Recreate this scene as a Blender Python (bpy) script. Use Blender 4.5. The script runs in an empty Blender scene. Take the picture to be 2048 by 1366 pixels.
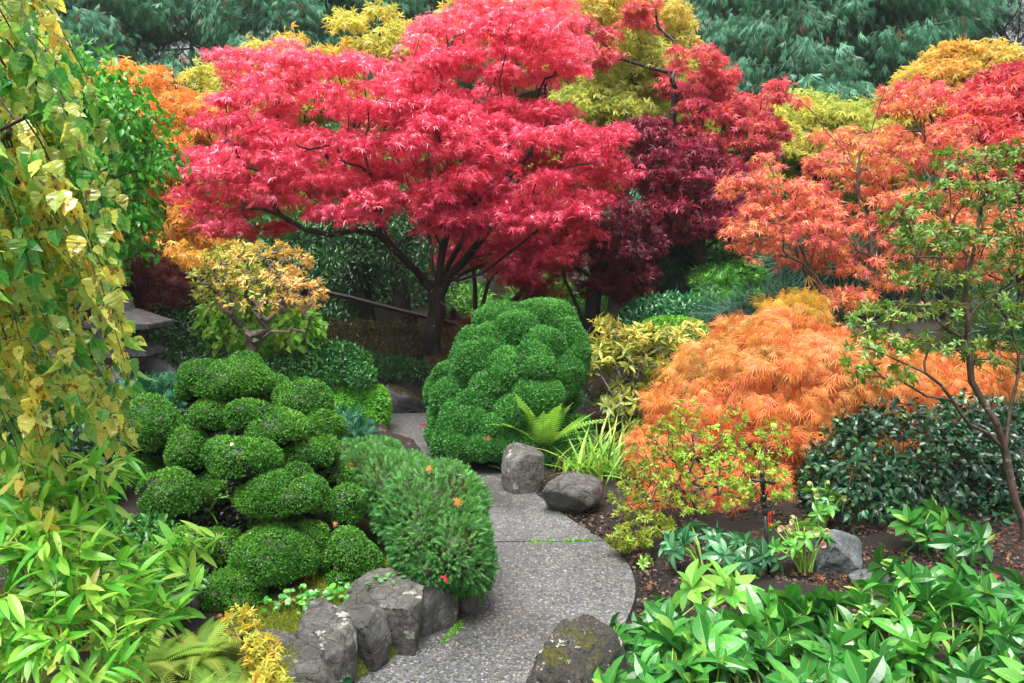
import bpy, bmesh, math
import numpy as np
from mathutils import noise as mnoise, Vector

# ------------------------------------------------------------------ camera, sky, sun, exposure
S = bpy.context.scene
F_PX, CAM_H, HORIZON = 1820.0, 2.0, 450.0
PITCH = math.atan((683 - HORIZON) / F_PX)
cam = bpy.data.cameras.new('camera')
cam.sensor_width = 36.0
cam.lens = F_PX / 2048 * 36.0
cam.clip_end = 500
cam_o = bpy.data.objects.new('camera', cam)
S.collection.objects.link(cam_o)
cam_o.location = (0, 0, CAM_H)
cam_o.rotation_euler = (math.pi / 2 - PITCH, 0, 0)
S.camera = cam_o

SUN_EL, SUN_AZ = math.radians(74), math.radians(-25)      # azimuth measured from the viewing direction's back, to the left
world = bpy.data.worlds.new('World')
S.world = world
world.use_nodes = True
wn = world.node_tree
bg = wn.nodes['Background']
sky = wn.nodes.new('ShaderNodeTexSky')
sky.sky_type = 'NISHITA'
sky.sun_disc = False
sky.sun_elevation = SUN_EL
sky.sun_rotation = math.radians(205)
sky.air_density = 1.0
sky.dust_density = 6.0
sky.ozone_density = 1.0
hsv = wn.nodes.new('ShaderNodeHueSaturation')             # an overcast sky is nearly white
hsv.inputs['Saturation'].default_value = 0.12
hsv.inputs['Value'].default_value = 1.0
wn.links.new(sky.outputs[0], hsv.inputs['Color'])
wn.links.new(hsv.outputs[0], bg.inputs[0])
bg.inputs[1].default_value = 0.055

sun = bpy.data.lights.new('sun', 'SUN')
sun.energy = 1.5
sun.angle = math.radians(40)
sun.color = (1.0, 0.97, 0.92)
sun_o = bpy.data.objects.new('sun', sun)
S.collection.objects.link(sun_o)
# light comes from behind the viewer's left shoulder, high up
sd = Vector((-math.sin(math.radians(25)) * math.cos(SUN_EL), -math.cos(math.radians(25)) * math.cos(SUN_EL), math.sin(SUN_EL)))
sun_o.rotation_euler = sd.to_track_quat('Z', 'Y').to_euler()

S.view_settings.view_transform = 'Standard'
S.view_settings.look = 'None'
S.view_settings.exposure = 2.2
S.view_settings.gamma = 1.0
S.cycles.max_bounces = 7
S.cycles.diffuse_bounces = 2
S.cycles.glossy_bounces = 2
S.cycles.transmission_bounces = 4
S.cycles.volume_bounces = 0
S.cycles.use_denoising = True

HAZE = .0007
rng = np.random.default_rng(11)
PI = math.pi

# ------------------------------------------------------------------ geometry helpers
def nrm(a):
    return a / np.maximum(np.linalg.norm(a, axis=-1, keepdims=True), 1e-9)

def at(px, py, Y):
    """point at forward distance Y seen at photo pixel (2048 x 1366)"""
    a, b = (px - 1024) / F_PX, (683 - py) / F_PX
    cp, sp = math.cos(PITCH), math.sin(PITCH)
    dx, dy, dz = a, cp + b * sp, -sp + b * cp
    k = Y / dy
    return np.array([dx * k, Y, CAM_H + dz * k])

def gp(px, py, z=0.0):
    a, b = (px - 1024) / F_PX, (683 - py) / F_PX
    cp, sp = math.cos(PITCH), math.sin(PITCH)
    dx, dy, dz = a, cp + b * sp, -sp + b * cp
    k = (z - CAM_H) / dz
    return np.array([dx * k, dy * k, z])

def mpp(Y):
    return Y / F_PX * 1.0

def wave(P, scale, seed):
    r = np.random.default_rng(seed)
    K = r.normal(size=(9, 3)); ph = r.uniform(0, 6.28, 9)
    return np.sin(P @ (K.T * scale) + ph).sum(1) / 3.0

def fbm(P, scale, seed):
    return (wave(P, scale, seed) + .5 * wave(P, scale * 2.1, seed + 1) + .25 * wave(P, scale * 4.3, seed + 2)) / 1.75

def rdir(n, r=None):
    return nrm((r or rng).normal(size=(n, 3)))

class MB:
    """collects vertices, faces and a per-vertex (random, across, along, kind) attribute"""
    def __init__(s):
        s.V, s.F, s.C, s.n = [], [], [], 0
    def add(s, v, f, c=None):
        v = np.asarray(v, float).reshape(-1, 3)
        s.V.append(v)
        if c is None:
            c = np.tile([.5, .5, .5, 1.], (len(v), 1))
        s.C.append(c)
        for q in (f if isinstance(f, (list, tuple)) else [f]):
            s.F.append(np.asarray(q, int) + s.n)
        s.n += len(v)
    def build(s, name, mat, parent=None, smooth=False):
        me = bpy.data.meshes.new(name)
        o = bpy.data.objects.new(name, me)
        S.collection.objects.link(o)
        V = np.concatenate(s.V)
        if parent is not None:
            o.parent = parent
            top = parent
            off = np.array(top.location)
            while top.parent is not None:
                top = top.parent
                off = off + np.array(top.location)
            V = V - off
        me.vertices.add(len(V))
        me.vertices.foreach_set('co', V.astype(np.float32).ravel())
        loops = np.concatenate([f.ravel() for f in s.F])
        sizes = np.concatenate([np.full(len(f), f.shape[1]) for f in s.F])
        me.loops.add(len(loops))
        me.loops.foreach_set('vertex_index', loops.astype(np.int32))
        me.polygons.add(len(sizes))
        st = np.concatenate([[0], np.cumsum(sizes)[:-1]])
        me.polygons.foreach_set('loop_start', st.astype(np.int32))
        me.polygons.foreach_set('loop_total', sizes.astype(np.int32))
        me.polygons.foreach_set('use_smooth', np.full(len(sizes), smooth, bool))
        at_ = me.attributes.new('Col', 'FLOAT_COLOR', 'POINT')
        at_.data.foreach_set('color', np.concatenate(s.C).astype(np.float32).ravel())
        me.materials.append(mat)
        me.update()
        return o

def tag(o, label, cat, group=None, kind=None):
    o['label'] = label; o['category'] = cat
    if group: o['group'] = group
    if kind: o['kind'] = kind
    return o

def thing(name, label, cat, loc=(0, 0, 0), group=None):
    o = bpy.data.objects.new(name, None)
    S.collection.objects.link(o)
    o.location = tuple(float(v) for v in loc)
    return tag(o, label, cat, group)

# ------------------------------------------------------------------ leaf shapes: (verts, [faces], uv) growing along +y from the stalk
def T(v, f, uv):
    return (np.array(v, float), [np.array(q, int) for q in f], np.array(uv, float))

def leaf_diamond(w=.45, fold=.12, curl=.1):
    v = [(0, 0, 0), (-w / 2, .45, fold), (0, 1, -curl), (w / 2, .45, fold), (0, .45, 0)]
    return T(v, [[(0, 4, 1), (4, 2, 1), (0, 3, 4), (4, 3, 2)]], [(.5, 0), (0, .45), (.5, 1), (1, .45), (.5, .45)])

def leaf_quad(w=.5, fold=.1):
    v = [(0, 0, 0), (w / 2, .5, fold), (0, 1, 0), (-w / 2, .5, fold)]
    return T(v, [[(0, 1, 2), (0, 2, 3)]], [(.5, 0), (1, .5), (.5, 1), (0, .5)])

def leaf_blade(w=.3, rows=6, curl=.3, fold=.15, peak=.4, serr=0.0, twist=0.0):
    v, uv, f = [], [], []
    for i in range(rows + 1):
        t = i / rows
        p = t ** (math.log(.5) / math.log(peak))
        hw = w / 2 * max(math.sin(PI * p) ** .8, .03)
        if serr and 0 < i < rows: hw *= 1 + serr * (-1) ** i
        z = -curl * t * t
        y = t * (1 - .12 * abs(curl) * t)
        tw = twist * t
        for s in (-1, 0, 1):
            v.append((s * hw * math.cos(tw), y + (serr * .15 * abs(s)), z + fold * hw * abs(s) * 2 + s * hw * math.sin(tw))); uv.append((.5 + .5 * s, t))
    for i in range(rows):
        a = i * 3
        f += [(a, a + 1, a + 4, a + 3), (a + 1, a + 2, a + 5, a + 4)]
    return T(v, [f], uv)

def leaf_star(lobes=7, span=250, notch=.34, droop=.25, narrow=1.0):
    v, uv, f = [(0, 0, 0)], [(.5, 0)], []
    step = span / lobes
    angs = [(-span / 2 + step * (k + .5)) for k in range(lobes)]
    def P(a, r): return (math.sin(math.radians(a)) * r, math.cos(math.radians(a)) * r, -droop * r * r)
    for a in angs:
        L = .58 + .42 * math.cos(math.radians(a) * .62)
        n0 = len(v)
        hs = step / 2 * narrow
        for aa, r in ((a - hs, notch * L), (a, L), (a + hs, notch * L)):
            v.append(P(aa, r)); uv.append((.5, r))
        f.append((0, n0 + 2, n0 + 1, n0))
    return T(v, [f], uv)

def leaf_lace(lobes=6, w=.055):
    v, uv, f = [], [], []
    for k in range(lobes):
        a = math.radians(-48 + 96 * k / (lobes - 1))
        L = 1 - .25 * abs(a)
        d = np.array([math.sin(a), math.cos(a)])
        q = np.array([d[1], -d[0]]) * w
        n0 = len(v)
        for t, ww in ((.0, .3), (.45, 1), (1., 0.05)):
            c = d * L * t
            bend = -.35 * t * t
            v += [(c[0] - q[0] * ww, c[1] - q[1] * ww, bend), (c[0] + q[0] * ww, c[1] + q[1] * ww, bend)]
            uv += [(.2, t), (.8, t)]
        f += [(n0, n0 + 1, n0 + 3, n0 + 2), (n0 + 2, n0 + 3, n0 + 5, n0 + 4)]
    return T(v, [f], uv)

def leaf_hang(n=6, spread=24, w=.035, seed=0):
    """a bunch of hanging scale-leaf cords"""
    r = np.random.default_rng(seed)
    v, uv, f = [], [], []
    for k in range(n):
        a = math.radians(-spread + 2 * spread * k / (n - 1) + r.uniform(-5, 5)); L = r.uniform(.6, 1.)
        d = np.array([math.sin(a), math.cos(a)]); q = np.array([d[1], -d[0]]) * w
        o = np.array([r.uniform(-.04, .04), r.uniform(0, .25)]); z0 = r.uniform(-.08, .08)
        n0 = len(v)
        for t, ww in ((0, .5), (.5, 1), (1, .1)):
            c = o + d * L * t
            v += [(c[0] - q[0] * ww, c[1] - q[1] * ww, z0 - .2 * t * t), (c[0] + q[0] * ww, c[1] + q[1] * ww, z0 - .2 * t * t + .02)]; uv += [(.3, t), (.7, t)]
        f += [(n0, n0 + 1, n0 + 3, n0 + 2), (n0 + 2, n0 + 3, n0 + 5, n0 + 4)]
    return T(v, [f], uv)

def leaf_spray(pairs=7, seed=1, len0=.42, hang=.5, wid=.05):
    """flat drooping conifer spray with fingers of fingers"""
    r = np.random.default_rng(seed)
    v, uv, f = [], [], []
    def fing(o, d, L, w, t):
        q = np.array([d[1], -d[0]])
        n0 = len(v)
        for s, ww in ((0, .3), (.5, 1), (1, .06)):
            c = o + d * L * s
            z = -hang * .25 * (c[1]) ** 2 - .12 * abs(c[0]) - .1 * s * L
            v.append((c[0] - q[0] * w * ww, c[1] - q[1] * w * ww, z)); v.append((c[0] + q[0] * w * ww, c[1] + q[1] * w * ww, z))
            uv.append((.3, t)); uv.append((.7, t))
        f.append((n0, n0 + 1, n0 + 3, n0 + 2)); f.append((n0 + 2, n0 + 3, n0 + 5, n0 + 4))
    fing(np.array([0, 0.]), np.array([0, 1.]), 1, wid * .5, .5)
    for i in range(pairs):
        t = (i + .6) / pairs * .92
        for s in (-1, 1):
            a = math.radians(r.uniform(28, 50)) * s
            L = len0 * (1 - .65 * t) * r.uniform(.75, 1.15)
            fing(np.array([0, t - .02 * s]), np.array([math.sin(a), math.cos(a)]), L, wid * (1 - .4 * t), t)
    return T(v, [f], uv)

def leaf_fern(pairs=20, w=.16, arch=.5, seed=0):
    r = np.random.default_rng(seed)
    v, uv, f = [], [], []
    def pos(t): return np.array([0, t * (1 - .25 * arch * t), .35 * arch * t - arch * t * t])
    n0 = 0
    for i in range(9):
        p = pos(i / 8); v += [tuple(p + [-.006, 0, .002]), tuple(p + [.006, 0, .002])]; uv += [(.5, i / 8)] * 2
    f += [(2 * i, 2 * i + 1, 2 * i + 3, 2 * i + 2) for i in range(8)]
    for i in range(pairs):
        t = .1 + .88 * i / pairs
        L = w * (math.sin(PI * min(1, .18 + t * .86)) ** .7) * r.uniform(.85, 1.1)
        p = pos(t); d = pos(t + .02) - p; d /= np.linalg.norm(d)
        hw = .27 / pairs
        for s in (-1, 1):
            e = np.array([s * .97, 0, -.12]) + d * .32
            n0 = len(v)
            v += [tuple(p - d * hw), tuple(p + e * L * .55 - d * hw * .9), tuple(p + e * L), tuple(p + e * L * .5 + d * hw * 1.1), tuple(p + d * hw)]
            uv += [(.5, t), (.2, t), (0, t), (.2, t), (.5, t)]
            f_ = (n0, n0 + 1, n0 + 3, n0 + 4); f.append(f_ if s > 0 else f_[::-1])
            g = (n0 + 1, n0 + 2, n0 + 3, n0 + 3)
            f.append((n0 + 1, n0 + 2, n0 + 3, n0 + 3))
    f = [q for q in f if len(set(q)) == 4]
    tri = []
    k = 18
    for i in range(pairs * 2):
        tri.append((k + 1, k + 2, k + 3)); k += 5
    return T(v, [f, tri], uv)

def leaf_needles(n=14, L=.42, w=.05, ang=50, seed=0):
    """a spruce shoot: needles all round a twig"""
    r = np.random.default_rng(seed)
    v, uv, f = [], [], []
    for i in range(n):
        t = i / n
        a = i * 2.4
        o = np.array([0, t * .8, 0])
        an = math.radians(ang * (1 - .5 * t))
        d = np.array([math.cos(a) * math.sin(an), math.cos(an), math.sin(a) * math.sin(an)])
        q = np.cross(d, [0.1, .3, 1]); q /= np.linalg.norm(q)
        n0 = len(v)
        LL = L * r.uniform(.8, 1.1)
        v += [tuple(o - q * w), tuple(o + q * w), tuple(o + d * LL)]
        uv += [(.3, t), (.7, t), (.5, 1)]
        f.append((n0, n0 + 1, n0 + 2))
    return T(v, [f], uv)

def leaf_round():
    v, uv = [(0, .5, -.06)], [(.5, .5)]
    for k in range(9):
        a = 2 * PI * k / 9 + .3
        v.append((math.sin(a) * .5, .5 - math.cos(a) * .5, .04 * math.sin(3 * a))); uv.append((.5 + .5 * math.sin(a), .5 - .5 * math.cos(a)))
    return T(v, [[(0, 1 + k, 1 + (k + 1) % 9) for k in range(9)]], uv)

def leaf_birch(curl=.2, seed=0):
    r = np.random.default_rng(seed)
    prof = [(0, .02), (.08, .28), (.2, .40), (.3, .37), (.36, .40), (.46, .31), (.52, .33), (.64, .21), (.7, .22), (.82, .10), (1, .0)]
    v, uv, f = [], [], []
    bend = r.uniform(-.25, .25); fold = r.uniform(.05, .5)
    for t, hw in prof:
        for s in (-1, 0, 1):
            x = s * hw
            v.append((x + bend * t * t * .5, t, -curl * t * t + fold * abs(x) + r.uniform(-.012, .012) * 2)); uv.append((.5 + x, t))
    n = len(prof)
    for i in range(n - 1):
        a = i * 3
        f += [(a, a + 1, a + 4, a + 3), (a + 1, a + 2, a + 5, a + 4)]
    return T(v, [f], uv)

def scatter(mb, tm, P, D, N, size, rnd=None, kind=None):
    """copies of a leaf shape: stalk at P, pointing along D, upper side towards N"""
    if isinstance(tm, list):
        pick = rng.integers(0, len(tm), len(P))
        for k, t in enumerate(tm):
            m = pick == k
            if m.any():
                scatter(mb, t, P[m], D[m], N[m], size[m] if np.ndim(size) else size, rnd[m] if rnd is not None else None, kind)
        return
    tv, tf, tuv = tm
    n, k = len(P), len(tv)
    if n == 0: return
    D = nrm(D)
    X = nrm(np.cross(D, N) + 1e-6)
    Z = np.cross(X, D)
    sz = np.broadcast_to(np.asarray(size, float), (n,))[:, None, None]
    v = P[:, None, :] + sz * (tv[None, :, 0, None] * X[:, None] + tv[None, :, 1, None] * D[:, None] + tv[None, :, 2, None] * Z[:, None])
    if rnd is None: rnd = rng.uniform(0, 1, n)
    c = np.empty((n, k, 4))
    c[..., 0] = np.clip(rnd, 0, 1)[:, None]
    c[..., 1] = tuv[None, :, 0]
    c[..., 2] = tuv[None, :, 1]
    c[..., 3] = (.5 + .5 * rng.uniform(0, 1, n))[:, None] if kind is None else kind
    fs = [(q[None] + (np.arange(n) * k)[:, None, None]).reshape(-1, q.shape[1]) for q in tf]
    mb.add(v.reshape(-1, 3), fs, c.reshape(-1, 4))

# ------------------------------------------------------------------ branches
def grow(trunks, pts, bf=.35, r0=.1, rt=.004, jit=.1, sub=2, curve=.15):
    pos, par = [], []
    for t in trunks:
        t = np.asarray(t, float)
        if not pos:
            pos.append(t[0]); par.append(-1); last = 0; rest = t[1:]
        else:
            last = int(np.argmin(np.linalg.norm(np.array(pos) - t[0], axis=1))); rest = t[1:]
        for q in rest:
            par.append(last); pos.append(q); last = len(pos) - 1
    plen = np.zeros(len(pos))
    for i in range(1, len(pos)): plen[i] = plen[par[i]] + np.linalg.norm(pos[i] - pos[par[i]])
    plen = list(plen)
    pts = np.asarray(pts)
    if len(pts):
        A = np.array(pos)
        dm = np.linalg.norm(pts[:, None] - A[None, 1:] if len(A) > 1 else pts[:, None] - A[None], axis=2)
        base = 1 if len(A) > 1 else 0
        cost = dm + bf * np.array(plen)[None, base:]
        bj = cost.argmin(1); best = cost[np.arange(len(pts)), bj]; bj = bj + base
        done = np.zeros(len(pts), bool)
        for _ in range(len(pts)):
            i = int(np.where(done, 1e9, best).argmin())
            done[i] = True
            p = pts[i]
            par.append(int(bj[i])); pos.append(p)
            plen.append(plen[bj[i]] + np.linalg.norm(p - pos[bj[i]]))
            j = len(pos) - 1
            c = np.linalg.norm(pts - p, axis=1) + bf * plen[j]
            m = c < best
            best[m] = c[m]; bj[m] = j
    n = len(pos)
    pos = np.array(pos); par = np.array(par)
    # order by creation: children always after parents
    haskid = np.zeros(n, bool); haskid[par[par >= 0]] = True
    w = np.where(haskid, 0., 1.)
    for i in range(n - 1, 0, -1): w[par[i]] += w[i]
    tips = np.where(~haskid)[0]
    # subdivide edges with a curve that leaves along the parent's direction
    P2, par2, w2 = [pos[0]], [-1], [w[0]]
    idx = {0: 0}; tan = {0: np.array([0, 0, 1.])}
    for i in range(1, n):
        a, b = pos[par[i]], pos[i]
        L = np.linalg.norm(b - a)
        d = (b - a) / max(L, 1e-6)
        last = idx[par[i]]
        t0 = tan[par[i]]
        for s in range(1, sub + 1):
            t = s / sub
            q = a + (b - a) * t
            if s < sub:
                q = q + (t0 - d) * min(L, .5) * curve * 4 * t * (1 - t) + rng.normal(size=3) * min(L, .3) * jit * .5
            P2.append(q); par2.append(last); w2.append(w[i]); last = len(P2) - 1
        idx[i] = last
        tan[i] = nrm(P2[last] - P2[par2[last]])
    P2 = np.array(P2); par2 = np.array(par2); w2 = np.array(w2)
    W = max(w2[0], 2)
    e = math.log(max(r0 / rt, 1.01)) / math.log(W)
    R = rt * w2 ** e
    return dict(P=P2, par=par2, R=R, w=w2, tips=np.array([idx[t] for t in tips]), nodes=np.array([idx[i] for i in range(n)]))

def tubes(mb, g, sides=6, flare=1.5, rmin=0., col=(.5, .5, .5, 1.)):
    P, par, R = g['P'], g['par'], g['R']
    n = len(P)
    kid = np.full(n, -1)
    best = np.zeros(n)
    for i in range(1, n):
        if g['w'][i] > best[par[i]]: best[par[i]] = g['w'][i]; kid[par[i]] = i
    dirv = np.zeros((n, 3))
    dirv[1:] = nrm(P[1:] - P[par[1:]])
    dirv[0] = dirv[kid[0]] if kid[0] >= 0 else (0, 0, 1)
    tanv = dirv.copy()
    m = kid >= 0
    tanv[m] = nrm(dirv[m] + dirv[kid[m]])
    E = np.arange(1, n)
    pa = par[E]
    main = kid[pa] == E
    ta = np.where(main[:, None], tanv[pa], dirv[E])
    tb = tanv[E]
    ra = np.where(main, R[pa], np.minimum(R[pa], R[E] * 1.25)); rb = R[E].copy()
    ra[pa == 0] *= flare
    def ring(c, t, r):
        ref = np.array([.31, .95, .05])
        x = nrm(np.cross(t, ref)); y = np.cross(t, x)
        a = np.arange(sides) / sides * 2 * PI
        return c[:, None] + r[:, None, None] * (np.cos(a)[None, :, None] * x[:, None] + np.sin(a)[None, :, None] * y[:, None])
    v = np.concatenate([ring(P[pa], ta, ra), ring(P[E], tb, rb)], 1)
    k = np.arange(sides); k2 = (k + 1) % sides
    q = np.stack([k, k2, k2 + sides, k + sides], 1)
    f = (q[None] + (np.arange(len(E)) * 2 * sides)[:, None, None]).reshape(-1, 4)
    c = np.tile(col, (len(E) * 2 * sides, 1)).astype(float)
    mb.add(v.reshape(-1, 3), f, c)

def ell(cx, cy, rx, ry, Y, rd):
    s = mpp(Y)
    return (at(cx, cy, Y), np.array([rx * s, rd, ry * s]))

def in_ells(ells, n, shell=.5, r=None):
    r = r or rng
    vol = np.array([e[1].prod() ** .8 for e in ells]); vol = vol / vol.sum()
    out = []
    for e, c in zip(ells, r.multinomial(n, vol)):
        d = rdir(c, r)
        rad = np.where(r.uniform(size=c) < shell, r.uniform(.82, 1, c), r.uniform(.0, 1, c) ** (1 / 3))
        out.append(e[0] + d * rad[:, None] * e[1])
    return np.concatenate(out)

def on_ells(ells, n, lump=.08, lscale=5., inner=.1, seed=3, cull=.86, zmin=None, flat=.0):
    """points and outward directions on the outside of a union of lumpy ellipsoids"""
    area = np.array([(e[1][0] * e[1][2] + e[1][0] * e[1][1] + e[1][1] * e[1][2]) for e in ells]); area /= area.sum()
    PP, NN = [], []
    for i, (e, c) in enumerate(zip(ells, (area * n).astype(int))):
        d = rdir(c)
        k = 1 + lump * fbm(d * np.cbrt(e[1].prod()) / 1.0 + e[0], lscale, seed) - inner * rng.exponential(.5, c)
        p = e[0] + d * e[1] * k[:, None]
        nn = nrm(d / e[1])
        ok = np.ones(c, bool)
        for j, o in enumerate(ells):
            if j != i: ok &= (((p - o[0]) / o[1]) ** 2).sum(1) > cull ** 2
        if zmin is not None: ok &= p[:, 2] > (zmin(p) if callable(zmin) else zmin)
        PP.append(p[ok]); NN.append(nn[ok])
    return np.concatenate(PP), np.concatenate(NN)

def ico(sub):
    bm = bmesh.new()
    bmesh.ops.create_icosphere(bm, subdivisions=sub, radius=1)
    v = np.array([x.co[:] for x in bm.verts]); f = np.array([[q.index for q in p.verts] for p in bm.faces])
    bm.free()
    return v, f
ICO = {k: ico(k) for k in (2, 3, 4, 5)}

def core(mb, e, k=.88, lump=.08, lscale=5., seed=3, sub=3, kind=0.):  # solid core for the dense interior, with its shade put into the colour
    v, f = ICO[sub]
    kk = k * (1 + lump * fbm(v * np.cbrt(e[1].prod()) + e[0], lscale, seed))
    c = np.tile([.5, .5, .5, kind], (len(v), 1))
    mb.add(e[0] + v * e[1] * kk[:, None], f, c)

# ------------------------------------------------------------------ materials
def C(h):
    h = h.lstrip('#')
    c = [int(h[i:i + 2], 16) / 255 for i in (0, 2, 4)]
    return tuple((x / 12.92 if x <= .04045 else ((x + .055) / 1.055) ** 2.4) for x in c) + (1.,)

class NT:
    def __init__(s, name):
        s.m = bpy.data.materials.new(name); s.m.use_nodes = True
        s.t = s.m.node_tree; s.p = s.t.nodes['Principled BSDF']; s.out = s.t.nodes['Material Output']
    def n(s, typ, **kw):
        o = s.t.nodes.new(typ)
        for k, v in kw.items(): setattr(o, k, v)
        return o
    def l(s, a, b): s.t.links.new(a, b)
    def val(s, sock, v):
        if hasattr(v, 'is_output') or isinstance(v, bpy.types.NodeSocket): s.l(v, sock)
        else: sock.default_value = v
    def math(s, op, a, b=0., clamp=False):
        o = s.n('ShaderNodeMath', operation=op, use_clamp=clamp); s.val(o.inputs[0], a); s.val(o.inputs[1], b); return o.outputs[0]
    def mix(s, f, a, b, typ='MIX'):
        o = s.n('ShaderNodeMix', data_type='RGBA', blend_type=typ); s.val(o.inputs[0], f); s.val(o.inputs[6], a); s.val(o.inputs[7], b); return o.outputs[2]
    def ramp(s, f, stops, interp='LINEAR'):
        o = s.n('ShaderNodeValToRGB'); o.color_ramp.interpolation = interp
        e = o.color_ramp.elements
        while len(e) < len(stops): e.new(.5)
        for x, (p, c) in zip(e, stops):
            x.position = p; x.color = c if len(c) == 4 else tuple(c) + (1,)
        s.val(o.inputs[0], f); return o.outputs[0]
    def noise(s, scale, detail=4, rough=.55, vec=None):
        o = s.n('ShaderNodeTexNoise'); o.inputs['Scale'].default_value = scale; o.inputs['Detail'].default_value = detail; o.inputs['Roughness'].default_value = rough
        s.l(vec if vec is not None else s.obj(), o.inputs['Vector']); return o.outputs[0]
    def obj(s):
        if not hasattr(s, '_o'): s._o = s.n('ShaderNodeNewGeometry')
        return s._o.outputs['Position']
    def bump(s, h, strength=.3, dist=.01):
        o = s.n('ShaderNodeBump'); o.inputs['Strength'].default_value = strength; o.inputs['Distance'].default_value = dist; s.l(h, o.inputs['Height']); s.l(o.outputs[0], s.p.inputs['Normal']); return o

def leafmat(name, cols, rough=.4, transl=.3, spec=.5, inner_shade='#1c1712', vein=0., sidevein=0., spots=None, patch=None, patch_scale=2., tcol=1.25):
    m = NT(name)
    a = m.n('ShaderNodeAttribute', attribute_name='Col')
    sp = m.n('ShaderNodeSeparateColor'); m.l(a.outputs['Color'], sp.inputs[0])
    R, G, B, A = sp.outputs[0], sp.outputs[1], sp.outputs[2], a.outputs['Alpha']
    cols = list(cols) * 2 if len(cols) == 1 else cols
    k = len(cols)
    fac = R
    col = m.ramp(fac, [((i / (k - 1) if k > 1 else 0), C(c)) for i, c in enumerate(cols)])
    if patch:                                     # whole boughs of another tint
        nf = m.noise(patch_scale, 2)
        col = m.mix(m.ramp(nf, [(.45, (0, 0, 0)), (.62, (1, 1, 1))]), col, m.mix(m.math('MULTIPLY', R, .35), C(patch), col))
    col = m.mix(1., col, m.ramp(A, [(.5, (.72, .72, .72)), (1, (1.2, 1.2, 1.2))]), 'MULTIPLY')
    if vein or sidevein:
        du = m.math('ABSOLUTE', m.math('SUBTRACT', G, .5))
        mid = m.math('LESS_THAN', du, .045)
        side = m.math('GREATER_THAN', m.math('SINE', m.math('MULTIPLY', m.math('SUBTRACT', B, m.math('MULTIPLY', du, .55)), 55.)), .8)
        col = m.mix(m.math('ADD', m.math('MULTIPLY', mid, vein), m.math('MULTIPLY', side, sidevein), True), col, m.mix(.55, col, C('#d8e08a')))
    if spots:
        nf = m.noise(spots[1], 3)
        sel = m.math('MULTIPLY', m.math('GREATER_THAN', nf, spots[2]), m.math('GREATER_THAN', R, spots[3]))
        col = m.mix(m.math('MULTIPLY', sel, .8), col, C(spots[0]))
    is_inner = m.math('LESS_THAN', A, .25)  # cores and inner flakes get one dark tone that stands for interior shade
    col = m.mix(is_inner, col, C(inner_shade))
    m.l(col, m.p.inputs['Base Color'])
    m.p.inputs['Roughness'].default_value = rough
    m.p.inputs['Specular IOR Level'].default_value = spec
    if transl > 0:
        tr = m.n('ShaderNodeBsdfTranslucent')
        m.l(m.mix(1., col, (tcol, tcol, tcol * .75, 1), 'MULTIPLY'), tr.inputs[0])
        ms = m.n('ShaderNodeMixShader')
        m.l(m.math('MULTIPLY', m.math('SUBTRACT', 1., is_inner), transl), ms.inputs[0])
        m.l(m.p.outputs[0], ms.inputs[1]); m.l(tr.outputs[0], ms.inputs[2]); m.l(ms.outputs[0], m.out.inputs[0])
    return m.m

def barkmat(name, dark, light, lichen=None, moss=None, scale=9.):
    m = NT(name)
    mp = m.n('ShaderNodeMapping'); mp.inputs['Scale'].default_value = (1, 1, .25); m.l(m.obj(), mp.inputs[0])
    n1 = m.noise(scale * 3, 5, .65, mp.outputs[0])
    col = m.ramp(n1, [(.3, C(dark)), (.7, C(light))])
    if moss:
        col = m.mix(m.ramp(m.noise(scale * .45, 3), [(.48, (0, 0, 0)), (.6, (1, 1, 1))]), col, C(moss))
    if lichen:
        col = m.mix(m.ramp(m.noise(scale * 1.2, 4), [(.63, (0, 0, 0)), (.67, (1, 1, 1))]), col, C(lichen))
    m.l(col, m.p.inputs['Base Color']); m.p.inputs['Roughness'].default_value = .65
    m.bump(n1, .6, .01)
    return m.m

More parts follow.
